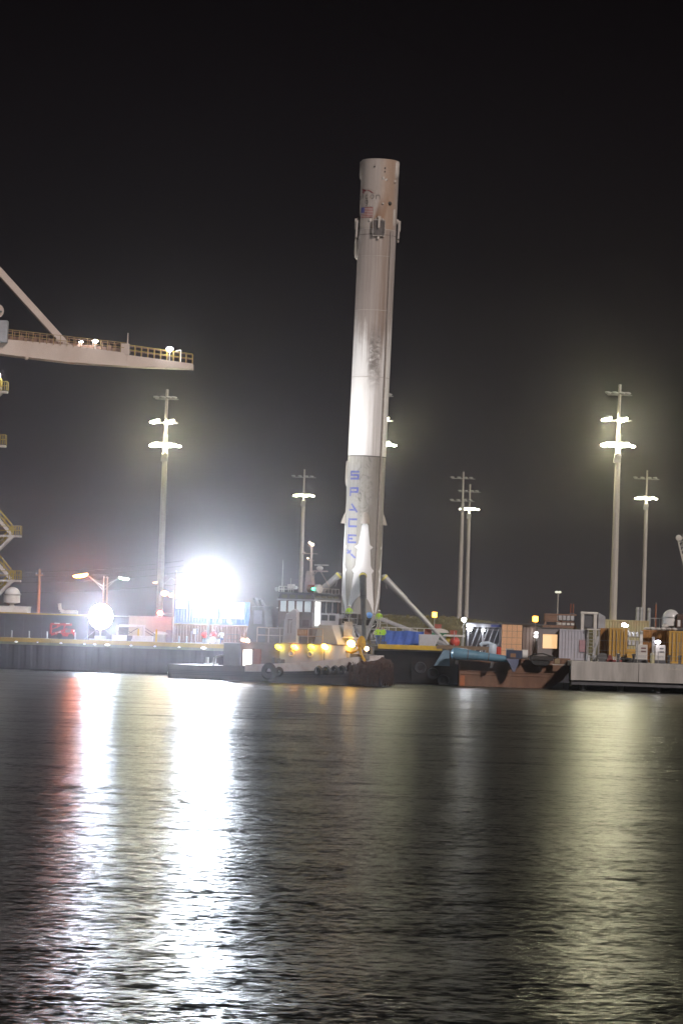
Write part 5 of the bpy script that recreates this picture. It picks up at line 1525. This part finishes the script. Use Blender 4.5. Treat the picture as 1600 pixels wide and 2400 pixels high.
# open bay shed; its slanting light shafts are built as grey bars
p, wd = span(1092, 1174, 290, ED)
h = ztop(1130, 1459.5, 290) - ED
t = thing('open_shed', 'open fronted dark shed lit from inside by two white lamps', 'building', p)
SHG = mat('shed_grey_metal', (.30, .31, .35), .5, var=.12)
link('rear_wall', MB().box(0, wd, 3.2, 3.3, 0, h - .1), mat('shed_dark_lining', (.07, .07, .085), .7, var=.25), t)
link('side_wall', MB().box(wd - .1, wd, .1, 3.2, 0, h - .1), SHG, t)
link('roof', MB().box(-.15, wd + .3, -.15, 3.4, h - .096, h), DGREY, t)
link('fascia', MB().box(-.1, wd - .1, -.05, .05, h - .42, h - .1), SHG, t)
link('blue_sign', MB().box(wd * .68, wd * .98, -.075, -.052, h - .38, h - .16), mat('dull_blue_sign', (.08, .11, .34), .5), t)
for x in (.05, wd * .43, wd - .2): link('column', MB().box(x, x + .13, -.02, .1, 0, h - .43), SHG, t)
for k in range(6):
    x = .15 + k * wd * .15
    link('light_shaft_bar', MB().bar((x + .9, .3, h - .45), (x + .05, 1.2, .1), .08), SHG, t)
    link('hanging_bracket', MB().box(x + .3, x + .42, -.03, .03, h - .58, h - .43), DGREY, t)
link('cable_rail', MB().bar((.2, -.12, h - .62), (wd, -.12, h - .66), .03), STEEL, t)
link('bulkhead_lamp', MB().ball((.22, -.25, h - .62), .22, .14, .2), L_WHITE, t, True)
link('bulkhead_lamp', MB().ball((wd * .46, -.2, h - .72), .12, .1, .14), L_WHITE, t, True)
# rooftop lamp by the twin masts
q = W(1087, 1453, 291)
t = thing('work_light', 'small white work light on a short post beside the twin masts', 'work light', (q.x, 291, ED))
link('post', MB().tube((0, 0, 0), (0, 0, q.z - ED), .05, .04, 8), STEEL, t, True)
link('lens', MB().ball((0, -.1, q.z - ED), .2, .12, .2), L_WHITE, t, True)
link('hood', MB().box(-.22, .22, -.1, .2, q.z - ED + .18, q.z - ED + .24), STEEL, t)
# container end wall; orange lamplight is painted into its peach colour
p, wd = span(1173, 1222, 289, ED); hh = ztop(1200, 1463, 289) - ED
PEACH = mat('lamplit_peach_panel', (.78, .47, .27), .55, var=.06)
t = thing('panelled_container', 'container end with a grid of panels, lamplight painted in as peach', 'container', p)
link('body', MB().box(.02, wd - .02, .06, 4.8, .05, hh), mat('container_brown_grey', (.22, .17, .15), .6, var=.15), t)
for r in range(5):
    for c in range(4):
        za, zb = .1 + (hh - .15) * r / 5, .1 + (hh - .15) * (r + 1) / 5
        link('panel', MB().box(.03 + (wd - .06) * c / 4 + .012, .03 + (wd - .06) * (c + 1) / 4 - .012, 0, .065, za + .012, zb - .012), PEACH, t, bevel=.01)
link('roof_edge', MB().box(-.05, wd + 2.2, -.06, 4.9, hh + .004, hh + .09), DGREY, t)
# brown grey ribbed side beyond it
p, wd = span(1223, 1257, 289.3, ED)
t = container('shipping_container', 'narrow brown grey ribbed container right of the peach panels', 'container', p, wd, 4.2, hh - .02, mat('container_brown_grey', (.22, .17, .15), .6, var=.15), 'containers on the right')
q = W(1257, 1488, 288.7)
t = thing('twin_work_lamp', 'pair of white work lamps mounted at the grey container corner', 'work light', (q.x, 288.9, ED))
link('post', MB().tube((0, .15, 0), (0, .15, q.z - ED + .3), .04, .04, 8), STEEL, t, True)
for dz in (.16, -.16): link('lens', MB().ball((0, -.05, q.z - ED + dz), .24, .1, .1, 12, 6), glow('work_lamp_lens', (1, .98, .95), 14), t, True)
# grey office container with a lit window
p, wd = span(1258, 1309, 288.6, ED); hg_ = ztop(1280, 1473, 288.6) - ED
t = thing('office_container', 'grey office container with a warm lit slatted window', 'container', p)
OG = mat('office_grey', (.24, .225, .23), .6, var=.1, dirt=(.16, .12, .1), dirt_amt=.4)
wx = [at(1270, 288.6, ED).x - p.x, at(1304, 288.6, ED).x - p.x]; wz = [ztop(1287, 1520, 288.6) - ED, ztop(1287, 1487, 288.6) - ED]
link('wall', MB().box(0, wx[0], 0, 4, .05, hg_).box(wx[1], wd, 0, 4, .05, hg_).box(wx[0], wx[1], 0, 4, .05, wz[0]).box(wx[0], wx[1], 0, 4, wz[1], hg_), OG, t)
win = bpy.data.objects.new('window', None); COL.objects.link(win); win.parent = t
link('lit_pane', MB().box(wx[0], wx[1], .14, .16, wz[0], wz[1]), L_WINDOW, win)
for k in range(13):
    z = wz[0] + (wz[1] - wz[0]) * (k + .5) / 13
    link('slat', MB().box(wx[0] + .02, wx[1] - .02, .05, .10, z - .012, z + .012), mat('cream_blind_slat', (.7, .55, .4), .6), win)
link('window_frame', MB().box(wx[0] - .06, wx[0], -.03, .1, wz[0] - .06, wz[1] + .06).box(wx[1], wx[1] + .06, -.03, .1, wz[0] - .06, wz[1] + .06).box(wx[0], wx[1], -.03, .1, wz[1], wz[1] + .06).box(wx[0], wx[1], -.03, .1, wz[0] - .06, wz[0]), OG, win)
link('roof', MB().box(-.06, wd + .04, -.08, 4.05, hg_ + .004, hg_ + .09), DGREY, t)
# pale ribbed container
p, wd = span(1309, 1374, 287.6, QR_Z); hp_ = ztop(1340, 1475, 287.6) - QR_Z
PALE = mat('pale_lilac_grey_paint', (.44, .44, .50), .5, var=.08, dirt=(.3, .22, .22), dirt_amt=.3)
t = container('shipping_container', 'pale lilac grey ribbed container beside the ladder frame', 'container', p, wd, 4, hp_, PALE, 'containers on the right')
link('notice', MB().box(wd * .72, wd * .95, -.075, -.045, .8, 1.9), mat('pinkish_notice', (.40, .24, .27), .6), t)
# ladder frame
p, wd = span(1375, 1403, 287.2, QR_Z); hl = ztop(1388, 1477, 287.2) - QR_Z
t = thing('access_stair', 'grey ladder frame with a slanting stair between grey and ochre containers', 'stair', p)
for x in (0, wd * .55, wd - .1): link('upright', MB().box(x, x + .1, 0, .1, 0, hl), STEEL, t)
for k in range(9): link('rung', MB().box(.1, wd * .55, .02, .09, .35 + k * .32, .40 + k * .32), STEEL, t)
link('stringer', MB().bar((wd * .45, -.1, .3), (wd * .9, -.1, 2.3), .1, .2), LGREY, t)
link('head', MB().box(-.1, wd + .05, -.1, .2, hl + .004, hl + .12), OFFWHITE, t)
for i, px in enumerate((1377, 1392)):
    q = at(px, 284.2, QR_Z)
    t = thing('drum', 'small grey drum on the quay, %s of a pair under the stair' % ('left' if i == 0 else 'right'), 'drum', q, 0, 'grey drums')
    link('shell', MB().lathe([(.02, 0), (.19, 0), (.19, .28), (.17, .3), (.19, .32), (.19, .55), (.02, .56)], 16), LGREY, t, True); link('lid', MB().lathe([(.02, .565), (.2, .565), (.2, .59), (.02, .59)], 16), STEEL, t, True)
# ochre containers: dark sides between bright ends
hz_ = ztop(1450, 1472, 287) - QR_Z
ORD = mat('dark_ochre_container_side', (.30, .135, .03), .6, var=.15, dirt=(.16, .07, .03), dirt_amt=.4)
p, wd = span(1405, 1427, 289.5, QR_Z)
container('shipping_container', 'dark ochre container side seen left of the first bright ochre end', 'container', p, wd, 3, hz_ - .05, ORD, 'containers on the right')
p, wd = span(1426, 1468, 286.8, QR_Z)
container('shipping_container', 'bright ochre container end, nearer one beside the red pump', 'container', p, wd, 6, hz_, ORANGE, 'containers on the right', side=ORD, end='doors')
p, wd = span(1505, 1568, 289.5, QR_Z)
container('shipping_container', 'long dark ochre container side behind the white generator cabinets', 'container', p, wd, 2.6, hz_ - .08, ORD, 'containers on the right')
p, wd = span(1566, 1612, 286.8, QR_Z)
container('shipping_container', 'bright ochre container end at the right edge of the picture', 'container', p, wd, 6, hz_ - .1, ORANGE, 'containers on the right', side=ORD, end='doors')
# rack of gear in the gap
p, wd = span(1468, 1506, 288.5, QR_Z)
t = thing('gear_rack', 'open steel rack of pale tanks over an ochre skid between the ochre containers', 'rack', p)
link('skid', MB().box(0, wd, 0, 1.5, .1, 1.15), ORANGE, t, bevel=.04); link('skid_beam', MB().box(0, wd, -.05, 0, .95, 1.2), ORANGE, t)
for x in (0, wd - .35): link('post', MB().box(x, x + .12, .1, .25, 1.15, hz_ - .1), STEEL, t)
link('white_panel', MB().box(wd * .78, wd * .95, -.04, .1, 1.5, hz_ - .2), OFFWHITE, t)
for z in (1.7, 2.5):
    link('shelf', MB().box(0, wd * .76, 0, 1.2, z - .2, z - .14), DSTEEL, t)
    for k in range(3): link('tank', MB().tube((.2 + k * .36, .1, z - .12), (.2 + k * .36, .1, z + .32), .15, .15, 12), LGREY, t, True)
# white generator cabinets
for i, (px0, px1) in enumerate(((1490, 1516), (1534, 1558))):
    p, wd = span(px0, px1, 284.6, QR_Z)
    hc = ztop(px0 + 10, 1511 + i, 284.6) - QR_Z
    t = thing('generator_cabinet', ('white generator cabinet with two dark vents, left of the light post', 'white generator cabinet with two dark vents, under the round lamp')[i], 'generator', p, 0, 'generator cabinets')
    link('base', MB().box(-.05, wd + .05, -.05, 1.0, 0, .27), DGREY, t, bevel=.03)
    link('case', MB().box(0, wd, 0, .95, .274, hc), OFFWHITE, t, bevel=.05)
    for z in (.62, .80):
        link('vent', MB().box(wd * .42, wd * .85, -.02, .0, hc * z - .05, hc * z + .07), mat('dark_red_vent', (.16, .06, .06) if i == 0 else (.12, .11, .11), .7) if i == 0 else DGREY, t)
    link('louvre', MB().box(wd * .15, wd * .85, -.012, .0, .5, .53).box(wd * .15, wd * .85, -.012, .0, .6, .63), GREY, t)
q = W(1537, 1505, 284)
t = thing('lamp_post', 'grey post with a round bluish white lamp between the generator cabinets', 'lamp', (at(1529, 284.2, QR_Z).x, 284.2, QR_Z))
link('post', MB().box(-.12, .12, -.1, .1, 0, ztop(1528, 1493, 284.2) - QR_Z), STEEL, t)
link('lens', MB().ball((met(10, 284), -.25, q.z - QR_Z), .26, .16, .17), glow('bluish_round_lamp', (.88, .86, 1), 18), t, True)
link('bracket', MB().bar((0, -.1, q.z - QR_Z), (met(8, 284), -.2, q.z - QR_Z), .06), STEEL, t)
p = at(1528, 283.4, QR_Z)
t = thing('pale_tank', 'small pale yellow upright tank beside the right generator cabinet', 'tank', p)
link('shell', MB().lathe([(.02, 0), (.2, 0), (.2, .85), (.12, .95), (.02, .97)], 16), mat('pale_yellow_paint', (.45, .42, .25), .5), t, True); link('cap', MB().lathe([(.21, .78), (.23, .8), (.23, .86), (.21, .88)], 16), OFFWHITE, t, True)
p = at(1437, 283.6, QR_Z)
t = thing('pump_unit', 'dark red pump unit with pale cylinders at the foot of the ochre container', 'pump', p)
link('base', MB().box(-.65, .75, -.35, .35, 0, .2), mat('dark_red_paint', (.22, .04, .035), .6), t, bevel=.03)
link('body', MB().prism([(-.6, .2), (-.1, .2), (-.25, .62), (-.45, .62)], -.3, .3), mat('dark_red_paint', (.22, .04, .035)), t)
for k in range(4): link('cylinder', MB().tube((-.02 + k * .2, -.1, .2), (-.02 + k * .2, -.1, .5), .09, .07, 12), OFFWHITE, t, True)
for i, px in enumerate((1448, 1484, 1567, 1592)):
    q = at(px, 282.2, QR_Z)
    t = thing('mooring_bollard', ('first', 'second', 'third', 'fourth')[i] + ' dark bollard from the left on the concrete quay', 'bollard', q, 0, 'bollards on the concrete quay')
    link('post', MB().lathe([(.2, 0), (.13, .06), (.12, .6), (.18, .68), (.18, .78), (.02, .82)], 14), DSTEEL, t, True); link('base', MB().box(-.24, .24, -.24, .24, 0, .04), DSTEEL, t)
p = at(1411, 283.2, QR_Z)
t = thing('hose_reel', 'dark hose reel beside the dark ochre container', 'reel', p)
link('drum', MB().tube((0, -.2, .4), (0, .25, .4), .34, .34, 18), BLACK, t, True)
for y in (-.23, .28): link('flange', MB().tube((0, y, .4), (0, y + .03, .4), .42, .42, 18), DSTEEL, t, True)
link('stand', MB().box(-.35, .35, -.25, .3, 0, .08), DSTEEL, t)
p = at(1470, 283.5, QR_Z)
tag(link('sandbag_heap', MB().ball((0, 0, .1), .7, .4, .35).ball((.5, .1, .1), .5, .35, .28).ball((-.4, .05, .3), .35, .3, .2), BLACK, smooth=True, loc=p), 'low black heap of sandbags on the concrete quay', 'sandbags')
# thin guard wires along the quay edge
t = thing('guard_fence', 'thin wire guard fence along the concrete quay edge', 'fence', at(1345, 281.6, QR_Z))
mb = MB(); mb2 = MB(); L_ = at(1640, 281.6, QR_Z).x - t.location.x
for k in range(7): mb.tube((L_ * k / 6, 0, 0), (L_ * k / 6, 0, 2.0 if k % 2 else 1.1), .03, .03, 6)
for z in (.35, .7, 1.05, 1.95): mb2.tube((0, 0, z), (L_, 0, z - .02), .012, .012, 5)
link('post', mb, STEEL, t); link('wire', mb2, STEEL, t)
# faded painted scrawl on the concrete face
t = thing('wall_scrawl', 'faded pale scrawl painted on the right quay face', 'marking', W(1556, 1568, QR_Y - .03))
mb = MB(); rnd = random.Random(4)
for k in range(7):
    x = k * .33
    mb.box(x, x + .26, -.004, 0, -.02 - k * .012, .015 - k * .012)
    mb.bar((x + .03, -.002, .0 - k * .012), (x + .14, -.002, .16 - k * .012), .004, .035)
    if k % 2: mb.bar((x + .14, -.002, .16 - k * .012), (x + .26, -.002, .02), .004, .03)
link('paint', mb, mat('pale_scrawl_paint', (.58, .52, .44), .8), t)

# things seen over the roofs
t = thing('scrap_machine', 'long brown machine with pale panels on the roofs right of the amber beacon', 'machine', at(1270, 297, LAND))
zb_ = ztop(1300, 1463, 297) - LAND; w2 = met(78, 297)
TR = mat('brown_trailer_paint', (.22, .13, .09), .65, var=.25)
link('frame', MB().box(0, w2, 0, 1.2, zb_ - .35, zb_ - .1).box(.2, w2 * .95, .1, 1.1, zb_ + .2, zb_ + .3).box(.1, w2, .0, 1.1, zb_ + .85, zb_ + 1.0), TR, t)
link('legs', MB().box(.1, .3, .1, .3, 0, zb_ + .2).box(w2 - .3, w2 - .1, .1, .3, 0, zb_ + .2).box(w2 * .5, w2 * .5 + .2, .1, .3, 0, zb_ + .85), TR, t)
link('body', MB().box(.1, w2 * .42, .05, 1.1, zb_ + .3, zb_ + .85), TR, t, bevel=.04)
for k in range(4): link('pale_panel', MB().box(w2 * (.46 + k * .12), w2 * (.56 + k * .12), -.02, .8, zb_ + .4, zb_ + .84), LGREY, t, bevel=.02)
for k in range(4): link('lower_panel', MB().box(w2 * (.44 + k * .13), w2 * (.54 + k * .13), -.03, .6, zb_ - .05, zb_ + .15), OFFWHITE, t)
link('exhaust', MB().tube((w2 * .82, .5, zb_ + 1.0), (w2 * .82, .5, zb_ + 2.0), .07, .07, 8).tube((w2 * .9, .5, zb_ + 1.0), (w2 * .9, .5, zb_ + 2.0), .07, .07, 8), mat('rust_pipe', (.22, .08, .05), .7), t, True)
link('cowl', MB().box(w2 * .78, w2 * .93, .2, .8, zb_ + 1.004, zb_ + 1.12), DGREY, t)
t = thing('roof_portal', 'cream portal frame standing over the pale ribbed container', 'frame', at(1358, 296, LAND))
zf0, zf1 = ztop(1375, 1471, 296) - LAND, ztop(1375, 1434, 296) - LAND; wf = met(40, 296)
link('post', MB().box(0, .3, 0, .4, 0, zf1 - .24).box(wf - .42, wf - .1, 0, .4, 0, zf1 - .24), OFFWHITE, t, bevel=.03)
link('lintel', MB().box(-.05, wf, -.05, .45, zf1 - .236, zf1), OFFWHITE, t, bevel=.06)
link('door', MB().box(.34, wf - .46, .2, .25, zf0, zf1 - .3), DGREY, t)
link('side_plate', MB().prism([(wf + .05, 0), (wf + .7, 0), (wf + .7, zf1 - .4), (wf + .05, zf1 - .05)], .1, .4), GREY, t)
t = container('shipping_container', 'pale yellow container seen over the roofs behind the right mast', 'container', at(1413, 312, LAND), met(108, 312), 2.5, ztop(1460, 1453, 312) - LAND, mat('pale_yellow_container', (.46, .42, .24), .55, var=.12, dirt=(.5, .28, .16), dirt_amt=.5), 'containers on the right')
for i, (px, py, w1) in enumerate(((1490, 1423, .38), (1499, 1423, .34), (1517, 1425, .36))):
    b_ = at(px, 318, LAND); hh = ztop(px, py, 318) - LAND
    t = thing('vent_stack', ('left', 'middle', 'right')[i] + ' one of the three grey vent stacks around the far right mast', 'stack', b_, 0, 'grey vent stacks')
    link('pipe', MB().tube((0, 0, 0), (0, 0, hh), w1 / 2, w1 / 2, 12), GREY, t, True); link('flange', MB().tube((0, 0, hh - .3), (0, 0, hh - .22), w1 * .62, w1 * .62, 12), GREY, t, True)
t = thing('rust_pole', 'thin rust red pole left of the right radome', 'pole', at(1533, 330, LAND))
hh = ztop(1533, 1415, 330) - LAND
link('pole', MB().tube((0, 0, 0), (0, 0, hh), .1, .09, 10), mat('rust_pipe', (.22, .08, .05)), t, True); link('cap', MB().ball((0, 0, hh), .11), DSTEEL, t, True)
zr = hz_ + QR_Z + .02
radome('white domed radome on the ochre containers at the right edge', 1571, 288.9, zr, .95)
t = thing('roof_crate', 'dark long crate reaching in from the right beside the right radome', 'crate', at(1584, 288.4, zr))
link('box', MB().box(0, 2.2, -.6, .6, .95, 1.45).box(-.1, .5, -.55, .5, .2, .95), DBROWN, t, bevel=.03); link('runner', MB().box(-.2, 2.2, -.5, .5, 0, .2), DSTEEL, t)
link('white_plate', MB().box(.05, .3, -.62, -.56, .3, .9), WHITE, t)
t = thing('roof_sacks', 'pale sacks lying along the roof left of the right radome', 'sacks', at(1508, 287.9, zr))
mb = MB()
for k in range(6): mb.ball((.3 + k * .5, 0, .02), .32, .3, .13 + .03 * (k % 2), 10, 6)
mb.ball((2.0, .3, .3), .32, .25, .2, 10, 6)
link('sacks', mb, OFFWHITE, t, True)
t = thing('roof_rail', 'thin dark roof railing between the far right mast and the radome', 'railing', at(1522, 290.4, zr))
mb = MB(); w3 = met(34, 290)
for k in range(4): mb.bar((w3 * k / 3, 0, 0), (w3 * k / 3, 0, 1.0), .07)
mb.bar((0, 0, 1.0), (w3, 0, 1.0), .06)
link('rail', mb, STEEL, t)
for k, (px, py) in enumerate(((1462, 1465), (1470, 1467))):
    q = W(px, py, 287.5)
    t = thing('roof_lamp', ('bright', 'faint')[k] + ' small white lamp on the roof between the two right masts', 'lamp', (q.x, 287.8, zr))
    link('stem', MB().tube((0, 0, -.05), (0, 0, q.z - zr), .04, .04, 6), STEEL, t, True); link('lens', MB().ball((0, -.05, q.z - zr), .2 if k == 0 else .1, .12, .15 if k == 0 else .07), L_WHITE, t, True)
# amber beacons on posts
for i, (px, py, Y) in enumerate(((1254, 1451, 330), (1018, 1441, 362))):
    q = W(px, py, Y)
    t = thing('amber_beacon', ('amber beacon glowing left of the brown roof machine', 'amber beacon glowing over the grassy bank')[i], 'beacon', (q.x, Y, LAND), 0, 'amber beacons')
    link('post', MB().tube((0, 0, 0), (0, 0, q.z - LAND - .2), .07, .06, 8), STEEL, t, True)
    link('lens', MB().box(-.28, .28, -.12, .12, q.z - LAND - .3, q.z - LAND + .3), glow('amber_beacon_lens', (1, .42, .02), 12), t, bevel=.08)
    link('hood', MB().box(-.32, .32, -.16, .16, q.z - LAND + .31, q.z - LAND + .38), DSTEEL, t)
# thin far lamp post with a small double head
q = W(1305, 1388, 420)
t = thing('small_lamp_post', 'thin distant lamp post with a pale double head over the roofs', 'street lamp', (at(1303, 420, LAND).x, 420, LAND))
link('post', MB().tube((0, 0, 0), (0, 0, q.z - LAND), .1, .08, 8), POLE, t, True)
for s in (-1, 1): link('head', MB().ball((s * .2, 0, q.z - LAND), .25, .18, .16), glow('faint_far_lamp', (.9, .9, .7), .8), t, True)
# lattice crane jib at the right edge
t = thing('lattice_jib', 'pale lattice crane jib leaning in at the right picture edge', 'crane', at(1625, 420, LAND))
mb = MB(); o_ = t.location
a0 = W(1588, 1262, 420) - o_; b0 = W(1640, 1480, 420) - o_; a1 = W(1600, 1253, 420) - o_; b1 = W(1672, 1470, 420) - o_
link('chord', MB().bar(a0, b0, .12).bar(a1, b1, .12).bar(a0 + Vector((0, .9, 0)), b0 + Vector((0, .9, 0)), .12), OFFWHITE, t)
for i in range(22):
    mb.bar(a0.lerp(b0, i / 22), a1.lerp(b1, (i + .5) / 22), .06).bar(a1.lerp(b1, (i + .5) / 22), a0.lerp(b0, (i + 1) / 22), .06)
    mb.bar(a0.lerp(b0, i / 22) + Vector((0, .9, 0)), a0.lerp(b0, (i + .5) / 22), .05)
link('lacing', mb, OFFWHITE, t)
link('head_sheave', MB().tube(a0 + Vector((.1, -.2, .1)), a0 + Vector((.1, .3, .1)), .4, .4, 14), OFFWHITE, t, True)
link('base', MB().box(-1.5, 2.5, -1, 1.5, 0, 1.5), mat('red_crane_base', (.4, .06, .04), .5), t)

# ------------------------------------------------------------------ night haze that the lamps light up
hz = MB().box(-790, 790, -28, 1500, -1.6, 62)
m = bpy.data.materials.new('haze_air'); m.use_nodes = True
n = m.node_tree.nodes; l = m.node_tree.links
n.remove(n['Principled BSDF'])
pv = n.new('ShaderNodeVolumePrincipled')
pv.inputs['Color'].default_value = (.97, .93, .99, 1); pv.inputs['Density'].default_value = .0002; pv.inputs['Anisotropy'].default_value = .97
l.new(pv.outputs[0], n['Material Output'].inputs['Volume'])
o = link('haze', hz, m); o['kind'] = 'stuff'; o['label'] = 'thin night haze over the harbour'; o['category'] = 'haze'
